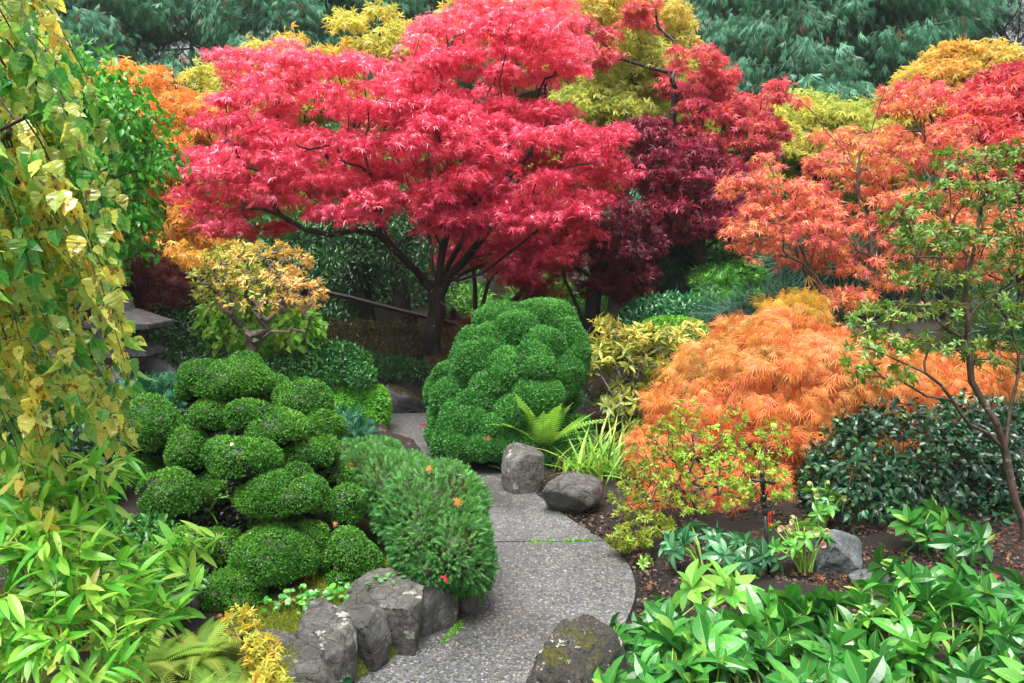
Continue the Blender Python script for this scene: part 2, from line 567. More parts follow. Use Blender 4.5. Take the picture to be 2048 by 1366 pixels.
def rockmat(name, dark, light, lichen=None, moss=None, mosslvl=.5, wet=.45, scale=6.):
    m = NT(name)
    n1 = m.noise(scale, 9, .68); n2 = m.noise(scale * 7, 8, .75); n3 = m.noise(scale * 2.3, 5, .6)
    v = m.n('ShaderNodeTexVoronoi', feature='DISTANCE_TO_EDGE'); v.inputs['Scale'].default_value = scale * 1.1
    wv = m.n('ShaderNodeVectorMath', operation='ADD'); m.l(m.obj(), wv.inputs[0])
    nc = m.n('ShaderNodeTexNoise'); nc.inputs['Scale'].default_value = scale * 1.5; m.l(m.obj(), nc.inputs['Vector'])
    sc = m.n('ShaderNodeVectorMath', operation='SCALE'); m.l(nc.outputs['Color'], sc.inputs[0]); sc.inputs['Scale'].default_value = .35 / scale * 3
    m.l(sc.outputs[0], wv.inputs[1]); m.l(wv.outputs[0], v.inputs['Vector'])
    crack = m.ramp(v.outputs['Distance'], [(.0, (1, 1, 1)), (.035, (0, 0, 0))])
    f = m.math('ADD', m.math('MULTIPLY', n1, .5), m.math('MULTIPLY', n2, .5))
    col = m.ramp(f, [(.36, C(dark)), (.5, tuple((a * .6 + b * .4) for a, b in zip(C(dark), C(light)))), (.62, C(light))])
    col = m.mix(m.ramp(n3, [(.5, (0, 0, 0)), (.66, (.6, .6, .6))]), col, C('#4a4036'))
    col = m.mix(m.math('MULTIPLY', crack, .55), col, C('#171614'))
    if lichen:
        col = m.mix(m.ramp(m.noise(scale * 1.3, 9, .72), [(.585, (0, 0, 0)), (.615, (1, 1, 1))]), col, C(lichen))
    if moss:
        g = m.n('ShaderNodeNewGeometry'); sx = m.n('ShaderNodeSeparateXYZ'); m.l(g.outputs['Normal'], sx.inputs[0])
        mk = m.math('ADD', m.math('MULTIPLY', sx.outputs[2], .25), m.noise(scale * .9, 8, .75))
        col = m.mix(m.ramp(mk, [(mosslvl, (0, 0, 0)), (mosslvl + .05, (1, 1, 1))]), col, m.ramp(n2, [(.35, C('#1e200a')), (.65, C(moss))]))
    m.l(col, m.p.inputs['Base Color'])
    m.l(m.ramp(n2, [(.3, (wet,) * 3), (.7, (min(1, wet + .3),) * 3)]), m.p.inputs['Roughness'])
    m.bump(m.math('SUBTRACT', f, m.math('MULTIPLY', crack, .15)), 1., .035)
    return m.m

def plain(name, col, rough=.5, spec=.5, var=None, scale=20., metal=0.):
    m = NT(name)
    if var: m.l(m.ramp(m.noise(scale, 5), [(.3, C(col)), (.7, C(var))]), m.p.inputs['Base Color'])
    else: m.p.inputs['Base Color'].default_value = C(col)
    m.p.inputs['Roughness'].default_value = rough; m.p.inputs['Specular IOR Level'].default_value = spec; m.p.inputs['Metallic'].default_value = metal
    return m.m

def soilmat():
    m = NT('garden_soil')
    n1 = m.noise(90, 8, .78); n2 = m.noise(8, 4)
    col = m.ramp(n1, [(.32, C('#120e0c')), (.5, C('#2a221e')), (.62, C('#3d322b')), (.74, C('#77604c'))])
    v = m.n('ShaderNodeTexVoronoi'); v.inputs['Scale'].default_value = 70; m.l(m.obj(), v.inputs['Vector'])
    col = m.mix(m.ramp(v.outputs['Distance'], [(.0, (.55, .55, .55)), (.35, (0, 0, 0))]), col, m.mix(.5, C('#4a3a2e'), C('#2a221e')))
    xs = m.n('ShaderNodeSeparateXYZ'); m.l(m.obj(), xs.inputs[0])
    # moss grows over the raised bed beside the path
    ga = m.n('ShaderNodeAttribute', attribute_name='Col'); gs = m.n('ShaderNodeSeparateColor'); m.l(ga.outputs['Color'], gs.inputs[0])
    left = m.ramp(m.math('ADD', m.math('MULTIPLY', gs.outputs[0], .6), m.math('MULTIPLY', m.noise(5, 4), .4)), [(.42, (0, 0, 0)), (.56, (1, 1, 1))])
    moss = m.ramp(n1, [(.3, C('#3a420a')), (.6, C('#707e18')), (.75, C('#a0a430'))])
    col = m.mix(left, col, moss)
    m.l(col, m.p.inputs['Base Color']); m.p.inputs['Roughness'].default_value = .75
    m.bump(n1, 1., .035)
    return m.m

def pathmat():
    m = NT('exposed_aggregate')
    v = m.n('ShaderNodeTexVoronoi'); v.inputs['Scale'].default_value = 105; m.l(m.obj(), v.inputs['Vector'])
    sc = m.n('ShaderNodeSeparateColor'); m.l(v.outputs['Color'], sc.inputs[0])
    col = m.ramp(sc.outputs[0], [(0, C('#2a2c31')), (.2, C('#55565a')), (.4, C('#3f464f')), (.58, C('#6a6560')), (.74, C('#5a6068')), (.86, C('#868480')), (.95, C('#a39c90')), (1, C('#cfcabd'))], 'CONSTANT')
    v2 = m.n('ShaderNodeTexVoronoi'); v2.inputs['Scale'].default_value = 38; m.l(m.obj(), v2.inputs['Vector'])
    s2 = m.n('ShaderNodeSeparateColor'); m.l(v2.outputs['Color'], s2.inputs[0])
    peb = m.math('MULTIPLY', m.math('GREATER_THAN', s2.outputs[0], .86), m.math('LESS_THAN', v2.outputs['Distance'], .28))
    col = m.mix(peb, col, m.ramp(s2.outputs[1], [(0, C('#b9b2a2')), (.4, C('#77695a')), (.7, C('#5a6068')), (1, C('#d6d2c8'))]))
    mort = m.ramp(v.outputs['Distance'], [(.3, (0, 0, 0)), (.62, (1, 1, 1))])
    col = m.mix(m.math('MULTIPLY', mort, .5), col, C('#5f605e'))
    big = m.noise(1.3, 4); 
    col = m.mix(1., col, m.ramp(big, [(.32, (.56, .54, .5)), (.46, (.84, .83, .82)), (.66, (1.02, 1.02, 1.01))]), 'MULTIPLY')
    m.l(col, m.p.inputs['Base Color'])
    m.l(m.ramp(big, [(.3, (.38,) * 3), (.7, (.58,) * 3)]), m.p.inputs['Roughness'])
    m.bump(v.outputs['Distance'], -.5, .006)
    return m.m

# ------------------------------------------------------------------ terrain profile
LEFT_PX = [(640, 1500), (750, 1366), (800, 1335), (880, 1285), (940, 1222), (972, 1150), (975, 1080), (945, 1000), (880, 930), (820, 898), (735, 884)]
RIGHT_PX = [(1140, 1560), (1200, 1366), (1255, 1250), (1278, 1190), (1262, 1130), (1205, 1079), (1140, 1040), (1100, 1012), (1050, 970), (1000, 942), (935, 918), (875, 890), (872, 830)]
L_ = np.array([gp(x, y)[:2] for x, y in LEFT_PX]); R_ = np.array([gp(x, y)[:2] for x, y in RIGHT_PX])
def xl(y): return np.interp(y, np.concatenate([[0], L_[:, 1], [8.75, 8.8]]), np.concatenate([[L_[0, 0] - .5], L_[:, 0], [-2.3, -2.4]]))
_ys = np.linspace(0, 12, 481)
_xs = np.interp(_ys, np.concatenate([[0], R_[:, 1]]), np.concatenate([[R_[0, 0]], R_[:, 0]]))
_xs = np.convolve(np.pad(_xs, 12, 'edge'), np.hanning(27)[1:-1] / np.hanning(27).sum(), 'valid')   # a smooth poured edge
def xr(y): return np.interp(y, _ys, _xs)
Y_END = 9.5
def sm(t): t = np.clip(t, 0, 1); return t * t * (3 - 2 * t)
def gz(x, y):
    x = np.asarray(x, float); y = np.asarray(y, float)
    dl = xl(y) - x; dr = x - xr(y); db = y - Y_END
    bed = sm((dl - .1) / .15) * (.2 + .05 * np.clip(dl, 0, 1.5)) * (1 - sm((y - 8.5) / .25) * (y < 9.6))
    right = sm(dr / .25) * .0 + .06 * np.clip(dr - .2, 0, 2.) + .02 * sm((dr - .1) / .2)
    back = sm((db - .12) / .15) * .36
    h = np.maximum(np.where(y < Y_END, np.where(dl > 0, bed, np.where(dr > 0, right, 0)), 0), back)
    h = h + np.clip(y - 11, 0, 25) * .03
    return h + .012 * np.sin(x * 3.1 + y * 2.3) * (h > .01)
def on(x, y): return np.array([x, y, float(gz(x, y))])

# ------------------------------------------------------------------ ground, path, stones
M_SOIL, M_PATH = soilmat(), pathmat()
def grid_obj(name, X, Y, Z, mat, mask=None):
    ny, nx = X.shape
    mb = MB()
    i = np.arange(ny * nx).reshape(ny, nx)
    cc = None if mask is None else np.stack([mask.ravel()] * 3 + [np.ones(mask.size)], 1)
    mb.add(np.stack([X, Y, Z], -1).reshape(-1, 3), np.stack([i[:-1, :-1], i[:-1, 1:], i[1:, 1:], i[1:, :-1]], -1).reshape(-1, 4), cc)
    return mb.build(name, mat, None, True)
gx = np.concatenate([np.linspace(-70, -9, 14), np.linspace(-8.5, -3, 24)[:-1], np.linspace(-3, 3, 150)[:-1], np.linspace(3, 8.5, 24), np.linspace(9, 70, 14)])
gy = np.concatenate([np.linspace(-20, 1, 10), np.linspace(1.2, 10.2, 230), np.linspace(10.4, 16, 24), np.linspace(17, 90, 20)])
X, Y = np.meshgrid(gx, gy)
Z = gz(X, Y)
near = (Y < 10.5) & (np.abs(X) < 4) & ((Z > .015))
Z = Z + near * .012 * wave(np.stack([X, Y, 0 * X], -1).reshape(-1, 3), 14, 5).reshape(X.shape)
Z = np.where(Z < .004, -.045, Z)
dl_ = xl(Y) - X
g = grid_obj('ground', X, Y, Z, M_SOIL, sm((dl_ + .05) / .1) * (1 - sm((dl_ - .6) / .35)) * (Y < 7)); g['kind'] = 'structure'

def slab(name, y0, y1, slope0, slope1):
    """one poured section of the path, its ends skewed like the joint in the photograph"""
    n, m = 90, 30
    t = np.linspace(0, 1, n); u = np.linspace(0, 1, m)
    V = []
    for tt in t:
        y = y0 + (y1 - y0) * tt; sl = slope0 + (slope1 - slope0) * tt
        a, b = xl(y) - .12, xr(y)
        for uu in u:
            x = a + (b - a) * uu
            V.append((x, y + sl * (x - a), .006 * math.sin(x * 2) * math.cos(y * 1.7)))
    V = np.array(V)
    mb = MB()
    i = np.arange(n * m).reshape(n, m)
    q = np.stack([i[:-1, :-1], i[:-1, 1:], i[1:, 1:], i[1:, :-1]], -1).reshape(-1, 4)
    mb.add(V, q)
    rim = np.concatenate([i[0, :], i[1:, -1], i[-1, -2::-1], i[-2:0:-1, 0]])
    lo = V[rim] - [0, 0, .09]
    k = len(rim); base = len(V)
    mb.add(np.concatenate([V[rim], lo]), np.stack([np.arange(k), (np.arange(k) + 1) % k, (np.arange(k) + 1) % k + k, np.arange(k) + k], 1)[:, ::-1])
    o = mb.build(name, M_PATH); o['kind'] = 'structure'
    return o
yj = gp(1100, 1085)[1]
slab('path', 1.0, yj - .008, 0, .06)
slab('path', yj + .008, 9.55, .06, 0)

def rock(name, c, dim, seed, mat, cuts=12, rough=.05, rot=0., sub=5, cutd=(.62, .95), label=None, group=None, parent=None, up=None, boxy=0.):
    r = np.random.default_rng(seed)
    v, f = ICO[sub]; v = v.copy() * 1.15
    v = v / (np.abs(v).max(1, keepdims=True) ** boxy)
    for k in range(cuts):
        n = rdir(1, r)[0]
        if up is not None and k == 0: n = nrm(np.array(up, float))
        d = r.uniform(*cutd)
        if up is not None and k == 0 and boxy > .8: d = .66
        s = v @ n - d
        v = v - np.where(s > 0, s, 0)[:, None] * n
    ridge = 1 - np.abs(fbm(v, 3.2, seed + 2)) * 2
    v = v + nrm(v) * (rough * fbm(v, 2.4, seed) + rough * .9 * ridge * .5 + rough * .5 * fbm(v, 7, seed + 9) + rough * .4 * (1 - 2 * np.abs(fbm(v, 11, seed + 4))) + rough * .25 * fbm(v, 23, seed + 5))[:, None]
    mn, mx = v.min(0), v.max(0)
    v = (v - (mn + mx) / 2) / (mx - mn) * np.array(dim)
    ca, sa = math.cos(rot), math.sin(rot)
    v = v @ np.array([[ca, sa, 0], [-sa, ca, 0], [0, 0, 1]])
    mb = MB(); mb.add(v + np.array(c), f)
    o = mb.build(name, mat, parent, False)
    o.data.polygons.foreach_set('use_smooth', np.ones(len(f), bool))
    if label:
        # origin at the stone's base
        me = o.data; co = np.empty(len(v) * 3, np.float32); me.vertices.foreach_get('co', co); co = co.reshape(-1, 3)
        b = np.array([c[0], c[1], co[:, 2].min()]); me.vertices.foreach_set('co', (co - b).astype(np.float32).ravel()); o.location = tuple(float(q) for q in b); me.update()
        tag(o, label, 'rock', group)
    return o
M_ROCK = rockmat('grey_rock', '#31312f', '#7e7c77', lichen='#a8aaa0', moss='#5a6120', mosslvl=.86, scale=7)
M_ROCKD = rockmat('dark_rock', '#2a2b2a', '#74736e', moss='#59621f', mosslvl=.9, wet=.3, scale=6)
M_ROCKM = rockmat('mossy_rock', '#1b1a17', '#5c5850', lichen='#c4c6b8', moss='#5f5f1c', mosslvl=.73, scale=11)
M_ROCKB = rockmat('blue_rock', '#3c4245', '#868c90', moss='#5a6120', mosslvl=.84, scale=8)
M_ROCKW = rockmat('wall_rock', '#34343a', '#7d7c80', moss='#4d4a1a', mosslvl=.72, wet=.35, scale=5)

# foreground stone beside the path
rock('boulder', at(1150, 1345, 3.45) - [0, 0, .1], (.54, .44, .54), 21, M_ROCKM, 14, .1, .3, label='mossy boulder with white lichen spots standing at the near edge of the path', cutd=(.66, .98), up=(0, -.2, 1))
# two boulders at the bend
p = gp(1046, 985); rock('boulder', p + [0, .14, .13], (.36, .36, .4), 33, M_ROCK, 12, .035, .5, label='upright squared boulder under the sword fern beside the path', up=(.25, -.1, 1), boxy=.6, cutd=(.8, 1.1))
p = gp(1150, 1034); rock('boulder', p + [0, .16, .1], (.42, .36, .34), 45, M_ROCKD, 15, .035, -.3, boxy=.35, cutd=(.68, 1.), label='dark angular wet boulder with a hollow under it between path and azalea', up=(.35, -.2, 1))
# stones among the hellebores
rock('boulder', at(1675, 1110, 5.0) - [0, 0, .0], (.33, .3, .28), 52, M_ROCKB, 12, .04, .2, label='bluish grey pointed boulder behind the pink flowering hellebore')
rock('boulder', at(1738, 1152, 4.75) - [0, 0, .03], (.26, .22, .16), 57, M_ROCKB, 12, .03, .6, label='low flat blue grey stone leaning against the pointed boulder')
rock('boulder', at(1752, 1192, 4.5) - [0, 0, .03], (.22, .2, .12), 61, M_ROCKM, 10, .03, 0, label='small stone capped with yellow moss below the flat stone')
# retaining wall: each stone by its foot pixel, width, height
WG = 'stones of the low retaining wall beside the path'
wall = [
    (584, 1418, .42, .3, .27, 71, 'smooth rounded light grey stone at the near end of the retaining wall', 10),
    (664, 1378, .25, .22, .33, 72, 'tall broad grey stone next to the smooth rounded end stone of the wall', 12),
    (735, 1340, .21, .22, .32, 73, 'narrow slanting brown wedge stone in the retaining wall', 14),
    (800, 1300, .28, .26, .33, 74, 'largest wall stone with a flat light top behind the wedge stone', 14),
    (866, 1262, .20, .24, .38, 75, 'tallest wall stone with a rounded pale top below the spruce', 11),
    (912, 1230, .20, .22, .32, 76, 'smooth dark grey wall stone under the spruce twigs', 10),
    (950, 1196, .17, .2, .26, 77, 'mossy far wall stone half hidden by the spruce', 10),
]
for i, (px, py, w, d, h, sd_, lb, cu) in enumerate(wall):
    q = gp(px, py)
    rock('wall_stone', q + [-.06, .1, h / 2 - .05], (w * 1.5, d * 1.15, h * 1.1), sd_, [M_ROCK, M_ROCK, M_ROCKD, M_ROCK, M_ROCK, M_ROCKD, M_ROCKM][i], cu, .04, -.75, label=lb, group=WG, cutd=(.85, 1.2), boxy=.85, up=(.1, -.12, 1))
# rock face at the end of the path
rock('boulder', at(800, 800, 9.75) - [0, 0, .02], (.62, .5, .42), 81, M_ROCKW, 14, .03, .1, label='dark rock face with a moss patch where the path ends', cutd=(.6, .85))
rock('boulder', at(868, 800, 9.85) - [0, 0, .02], (.4, .5, .38), 83, M_ROCKW, 12, .03, .4, label='dark slab of rock half hidden by the great green dome at the path end', cutd=(.6, .85))
rock('boulder', at(690, 800, 9.95) - [0, 0, .02], (.8, .5, .36), 84, M_ROCKW, 12, .03, .2, label='dark rock behind the hanging bright green mat', cutd=(.6, .85))
rock('boulder', at(757, 868, 8.62) - [0, 0, .05], (.16, .2, .24), 85, M_ROCKW, 12, .03, .7, label='dark wet stone under the edge of the bright green mat')
rock('boulder', at(715, 880, 8.45) - [0, 0, .08], (.3, .24, .16), 86, M_ROCKW, 12, .03, .2, label='low grey stone edging the far bend of the path under the mat')

# ------------------------------------------------------------------ clipped evergreens
M_CLOUD = leafmat('clipped_conifer_leaf', ['#26561a', '#3c7822', '#518f2a', '#72a836', '#969c48'], .45, .22, .4, inner_shade='#120e0a')
M_DOME = leafmat('dome_conifer_leaf', ['#2a6426', '#3f8034', '#559a42', '#72b054'], .5, .2, .35, inner_shade='#0e1a0a')
M_TWIG = barkmat('dark_twig_bark', '#15100c', '#3d332a')
TM_TINY = [leaf_diamond(.55, .12, .15), leaf_diamond(.7, .2, 0), leaf_diamond(.45, .1, .3)]

def pad_foliage(e, n, size, others, lump=.09, lscale=7., seed=1, up=.25, corek=.9, bumps=5, cut=.36):
    r = np.random.default_rng(seed)
    parts = [(e[0], e[1] * [.9, .9, .86])]
    for k in range(bumps):
        d = nrm(r.normal(size=3) * [1, 1, .55] + [0, -.15, .12])
        q = r.uniform(.46, .74)
        parts.append((e[0] + d * e[1] * (1.02 - q) * r.uniform(.95, 1.4), e[1].mean() * q * r.uniform(.85, 1.1, 3) * [1, 1, .85]))
    mb = MB()
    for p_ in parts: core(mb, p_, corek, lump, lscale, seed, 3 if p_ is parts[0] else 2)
    p, nn = on_ells(parts, int(n * 1.25), lump, lscale, .09, seed, .93)
    low = (p[:, 2] - e[0][2]) / e[1][2]
    ok = low > -cut + .25 * fbm(p, 14, seed)  # underside left leafless so the shade-coloured core shows as a dark bottom
    for o in others: ok &= (((p - o[0]) / o[1]) ** 2).sum(1) > .72
    p, nn = p[ok], nn[ok]
    D = nrm(nn * .55 + rng.normal(size=p.shape) * .6 + [0, 0, up])
    N = nrm(nn + rng.normal(size=p.shape) * .55)
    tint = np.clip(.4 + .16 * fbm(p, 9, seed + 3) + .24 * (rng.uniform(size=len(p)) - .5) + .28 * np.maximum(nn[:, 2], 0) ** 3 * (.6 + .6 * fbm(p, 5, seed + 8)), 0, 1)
    scatter(mb, TM_TINY, p, D, N, size * rng.uniform(.7, 1.35, len(p)), tint)
    return mb

pads = [(458, 765, 92, 46, 5.05), (612, 806, 56, 50, 4.98), (640, 862, 40, 55, 4.9), (425, 832, 48, 40, 4.95), (492, 836, 45, 40, 4.72), (556, 862, 62, 42, 4.68), (600, 915, 52, 48, 4.72),
        (645, 905, 32, 40, 4.8), (488, 922, 74, 53, 4.5), (560, 990, 92, 46, 4.45), (628, 1003, 36, 40, 4.5), (590, 958, 40, 35, 4.55), (690, 1012, 44, 56, 4.7), (672, 950, 28, 36, 4.85), (655, 965, 40, 40, 4.9),
        (545, 1118, 88, 76, 4.3), (615, 1100, 34, 62, 4.42), (695, 1118, 54, 72, 4.45), (335, 995, 64, 58, 4.6), (300, 855, 60, 66, 5.0), (385, 905, 48, 62, 4.9), (410, 985, 50, 35, 4.85), (372, 1095, 66, 46, 4.3),
        (470, 1190, 68, 60, 4.15), (450, 1095, 50, 40, 4.45), (400, 775, 45, 45, 5.25), (530, 700 + 90, 60, 40, 5.35), (700, 1175, 40, 26, 4.45), (280, 930, 50, 60, 5.0), (560, 1050, 60, 40, 4.75)]
root = thing('cloud_pruned_conifer', 'cloud pruned conifer of many rounded green pads with dark gaps, beside the path', 'shrub', on(*at(520, 1000, 4.75)[:2]))
E = []
for (cx, cy, rx, ry, Yd) in pads:
    c, r_ = ell(cx, cy, rx * 1.0, ry * 1.0, Yd, 0)
    r_ = np.array([r_[0], (r_[0] + r_[2]) * .5 * 1.05, r_[2]]); E.append((c, r_ * 1.08))
for i, e in enumerate(E):
    A = 4 * PI * ((e[1][0] * e[1][1]) ** 1.6 / 3 + (e[1][0] * e[1][2]) ** 1.6 / 3 + (e[1][1] * e[1][2]) ** 1.6 / 3) ** (1 / 1.6)
    oth = [o for j, o in enumerate(E) if j != i and np.linalg.norm(o[0] - e[0]) < (o[1] + e[1]).max()]
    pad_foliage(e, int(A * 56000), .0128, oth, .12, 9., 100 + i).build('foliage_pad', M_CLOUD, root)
b0 = on(*at(520, 1000, 4.8)[:2]); 
gt = grow([[b0, b0 + [.02, .02, .25]], [b0 + [.05, 0, .0], b0 + [.15, .05, .2]], [b0 + [-.05, 0, 0.], b0 + [-.2, .05, .2]]], np.array([e[0] for e in E] + [e[0] + [0, 0, -.6 * e[1][2]] for e in E]), .3, .06, .008, .2, 3)
mb = MB(); tubes(mb, gt); mb.build('trunk', M_TWIG, root, True)
inner = [ell(500, 880, 170, 120, 5.15, .3), ell(560, 1010, 130, 130, 4.85, .25), ell(400, 1020, 110, 110, 4.95, .25)]
gi = grow([[b0, b0 + [.02, .0, .3]]], np.concatenate([in_ells(inner, 900, .3)]), .35, .03, .0035, .3, 2)
mb = MB(); tubes(mb, gi, 4)
p_ = in_ells(inner, 9000, .2); scatter(mb, TM_TINY, p_, rdir(len(p_)), rdir(len(p_)), .028 * rng.uniform(.6, 1.4, len(p_)), None, 0.)  # dark flakes among the twigs, colouring the gaps between pads as shade
mb.build('twigs_and_shade', M_CLOUD, root)

# the great green dome
dome = [(1055, 600, 0, 0, 0)]
dl = [(1085, 640, 72, 44, 8.3), (1010, 640, 62, 38, 8.35), (1120, 675, 46, 52, 8.2), (1035, 668, 46, 50, 7.95), (985, 690, 48, 48, 7.9), (1085, 690, 46, 40, 7.8), (1140, 735, 34, 60, 8.1), (1065, 735, 44, 60, 7.65), (1010, 740, 52, 50, 7.65), (945, 690, 34, 40, 8.15),
      (1115, 705 + 65, 38, 36, 7.75), (1070, 790, 62, 42, 7.5), (1125, 762, 32, 34, 7.9), (985, 770, 46, 36, 7.55), (1115, 745, 42, 44, 7.75), (1140, 790, 24, 30, 8.0), (930, 715, 30, 34, 8.0), (940, 760, 44, 40, 7.8), (1025, 825, 40, 40, 7.4), (965, 805, 44, 40, 7.5),
      (900, 755, 36, 34, 8.0), (872, 790, 22, 40, 8.05), (905, 800, 44, 46, 7.75), (915, 850, 40, 60, 7.55), (945, 845, 46, 42, 7.4), (985, 855, 50, 34, 7.35), (895, 890, 34, 36, 7.5), (925, 893, 36, 34, 7.3), (965, 893, 42, 30, 7.25), (1005, 895, 36, 30, 7.25), (876, 862, 22, 36, 7.75), (876, 885, 20, 24, 7.7),
      (1060, 850, 45, 32, 7.5), (1040, 885, 40, 30, 7.35), (1110, 720, 60, 90, 8.5), (990, 740, 90, 110, 8.5), (930, 820, 70, 80, 8.4), (1060, 800, 90, 80, 8.4), (905, 835, 50, 60, 7.9), (1150, 700, 26, 50, 8.3), (960, 730, 55, 50, 7.75),
      (1165, 720, 16, 40, 8.2)]
root = thing('clipped_conifer_dome', 'great lobed dome of bright green clipped conifer at the bend of the path', 'shrub', on(*at(1010, 800, 8.0)[:2]))
E = []
for (cx, cy, rx, ry, Yd) in dl:
    c, r_ = ell(cx, cy, rx, ry, Yd, 0); r_ = np.array([r_[0], (r_[0] + r_[2]) * .52, r_[2]]); E.append((c, r_ * 1.1))
for i, e in enumerate(E):
    A = 4 * PI * ((e[1][0] * e[1][1]) ** 1.6 / 3 + (e[1][0] * e[1][2]) ** 1.6 / 3 + (e[1][1] * e[1][2]) ** 1.6 / 3) ** (1 / 1.6)
    oth = [o for j, o in enumerate(E) if j != i and np.linalg.norm(o[0] - e[0]) < (o[1] + e[1]).max()]
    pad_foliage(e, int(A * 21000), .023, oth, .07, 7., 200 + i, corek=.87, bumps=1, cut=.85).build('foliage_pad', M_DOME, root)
b0 = on(*at(1010, 800, 8.1)[:2]); mb = MB()
tubes(mb, grow([[b0, b0 + [.02, .0, .3]]], np.array([e[0] for e in E]), .3, .08, .01, .2, 3)); mb.build('trunk', M_TWIG, root, True)
# low lobes right of the dome, behind the fern
root = thing('clipped_conifer_mound', 'low lobed green conifer mound behind the sword fern', 'shrub', on(*at(1130, 880, 7.6)[:2]))
E = []
for (cx, cy, rx, ry, Yd) in [(1110, 862, 42, 38, 7.8), (1150, 855, 34, 34, 7.8), (1165, 900, 36, 40, 7.5), (1125, 905, 40, 36, 7.35), (1195, 905, 26, 32, 7.6), (1090, 890, 36, 34, 7.4), (1085, 822, 26, 24, 8.0)]:
    c, r_ = ell(cx, cy, rx, ry, Yd, 0); E.append((c, np.array([r_[0], r_[0], r_[2]])))
for i, e in enumerate(E):
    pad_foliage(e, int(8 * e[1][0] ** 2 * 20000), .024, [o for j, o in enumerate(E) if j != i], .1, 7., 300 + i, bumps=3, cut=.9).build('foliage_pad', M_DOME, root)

# dwarf spruce cushion
M_SPRUCE = leafmat('spruce_needle', ['#28602a', '#468840', '#6aa458', '#5f9e36'], .45, .15, .35, inner_shade='#2a1d12')
TM_SP = [leaf_needles(20, .42, .055, 58, k) for k in range(3)]
root = thing('dwarf_spruce', 'blue green dwarf spruce cushion overhanging the retaining wall', 'shrub', on(*at(850, 1080, 4.8)[:2]))
E = [ell(865, 1015, 108, 84, 4.85, .42), ell(905, 1085, 74, 78, 4.62, .36), ell(845, 1075, 60, 90, 4.6, .3), ell(790, 970, 92, 62, 5.1, .36), ell(930, 1120, 54, 60, 4.55, .24), ell(740, 945, 60, 50, 5.25, .25), ell(860, 1125, 62, 46, 4.45, .2)]
mb = MB()
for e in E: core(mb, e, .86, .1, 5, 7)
p, nn = on_ells(E, 17000, .13, 6, .14, 7, .9)
D = nrm(nn + rng.normal(size=p.shape) * .42 + [0, 0, .12])
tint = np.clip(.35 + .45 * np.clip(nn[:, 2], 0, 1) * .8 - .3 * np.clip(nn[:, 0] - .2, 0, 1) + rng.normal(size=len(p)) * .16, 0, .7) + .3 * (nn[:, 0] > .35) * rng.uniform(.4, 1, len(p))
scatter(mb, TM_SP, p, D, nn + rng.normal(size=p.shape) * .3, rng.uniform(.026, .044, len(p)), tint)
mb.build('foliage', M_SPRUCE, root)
b0 = on(*at(840, 1100, 4.75)[:2]); mb = MB()
tubes(mb, grow([[b0, b0 + [0, 0, .1]]], np.array([e[0] for e in E] + list(p[::90])), .3, .03, .003, .2)); mb.build('trunk', M_TWIG, root, True)

# ------------------------------------------------------------------ broad-leaved trees
B_DARK = barkmat('dark_wet_bark', '#0d0a09', '#352c28', lichen='#8d9288', scale=8)
B_MOSS = barkmat('mossy_bark', '#14110d', '#3b342b', moss='#2b3310', scale=6)
B_GREY = barkmat('grey_branch_bark', '#3a332c', '#8b8175', scale=12)
B_BROWN = barkmat('brown_branch_bark', '#2a2019', '#6d5c4c', lichen='#8c9086', scale=12)

TM_MAPLE = [leaf_star(7, 270, .36, .3, .9), leaf_star(7, 250, .3, .55, .85), leaf_star(5, 220, .34, .4, .8)]
TM_MAPLE5 = [leaf_star(5, 230, .36, .3, .9), leaf_star(5, 230, .3, .6, .8)]
TM_SMALLSTAR = [leaf_star(3, 170, .4, .3, .9), leaf_star(5, 230, .35, .5, .9)]
TM_OVAL = [leaf_blade(.5, 3, .2, .12, .42), leaf_blade(.55, 3, .4, .2, .45)]
TM_LANCE = [leaf_blade(.26, 3, .25, .12, .5), leaf_blade(.3, 3, .5, .1, .55)]

def tree(name, label, cat, trunks, ells, npts, nleaf, tmpl, size, lmat, bmat, pad=(.3, .06), r0=.1, rt=.004, shell=.55, droop=.35, flatn=.7, bf=.35, group=None,
         sides=6, jit=.12, sub=2, extra=None, tintfn=None, seed=0, twigmin=0, upper=None, outer=.5):
    global rng
    rng = np.random.default_rng(1000 + seed)
    t0 = np.asarray(trunks[0], float)
    root = thing(name, label, cat, t0[0], group)
    pts = in_ells(ells, npts, shell)
    if upper is not None: pts = pts[pts[:, 2] > upper]
    gr = grow(trunks, pts, bf, r0, rt, jit, sub)
    mb = MB(); tubes(mb, gr, sides)
    mb.build('trunk', bmat, root, True)
    src = gr['P'][np.concatenate([gr['tips'], gr['nodes'][gr['w'][gr['nodes']] <= 3]])]
    per = max(1, nleaf // len(src))
    n = per * len(src)
    base = np.repeat(src, per, 0)
    ctr = np.array([e[0] for e in ells]); 
    th = rng.uniform(0, 2 * PI, n); rr = pad[0] * np.sqrt(rng.uniform(0, 1, n)) * np.repeat(rng.uniform(.6, 1.25, len(src)), per)
    off = np.stack([np.cos(th) * rr, np.sin(th) * rr, rng.normal(size=n) * pad[1] - .35 * rr ** 2 / pad[0]], 1)
    P = base + off
    # leaves spread away from the pad's middle and droop
    D = nrm(np.stack([np.cos(th), np.sin(th), np.zeros(n)], 1) * .6 + rng.normal(size=(n, 3)) * .6 + [0, -.0, -droop])
    N = nrm(np.array([0, 0, flatn]) + rng.normal(size=(n, 3)) * .45 + np.stack([np.cos(th), np.sin(th), np.zeros(n)], 1) * .25)
    tint = rng.uniform(0, 1, n) if tintfn is None else tintfn(P, np.repeat(rng.uniform(0, 1, len(src)), per))
    mb = MB(); scatter(mb, tmpl, P, D, N, size * rng.uniform(.65, 1.2, n), tint)
    mb.build('crown', lmat, root)
    return root, gr

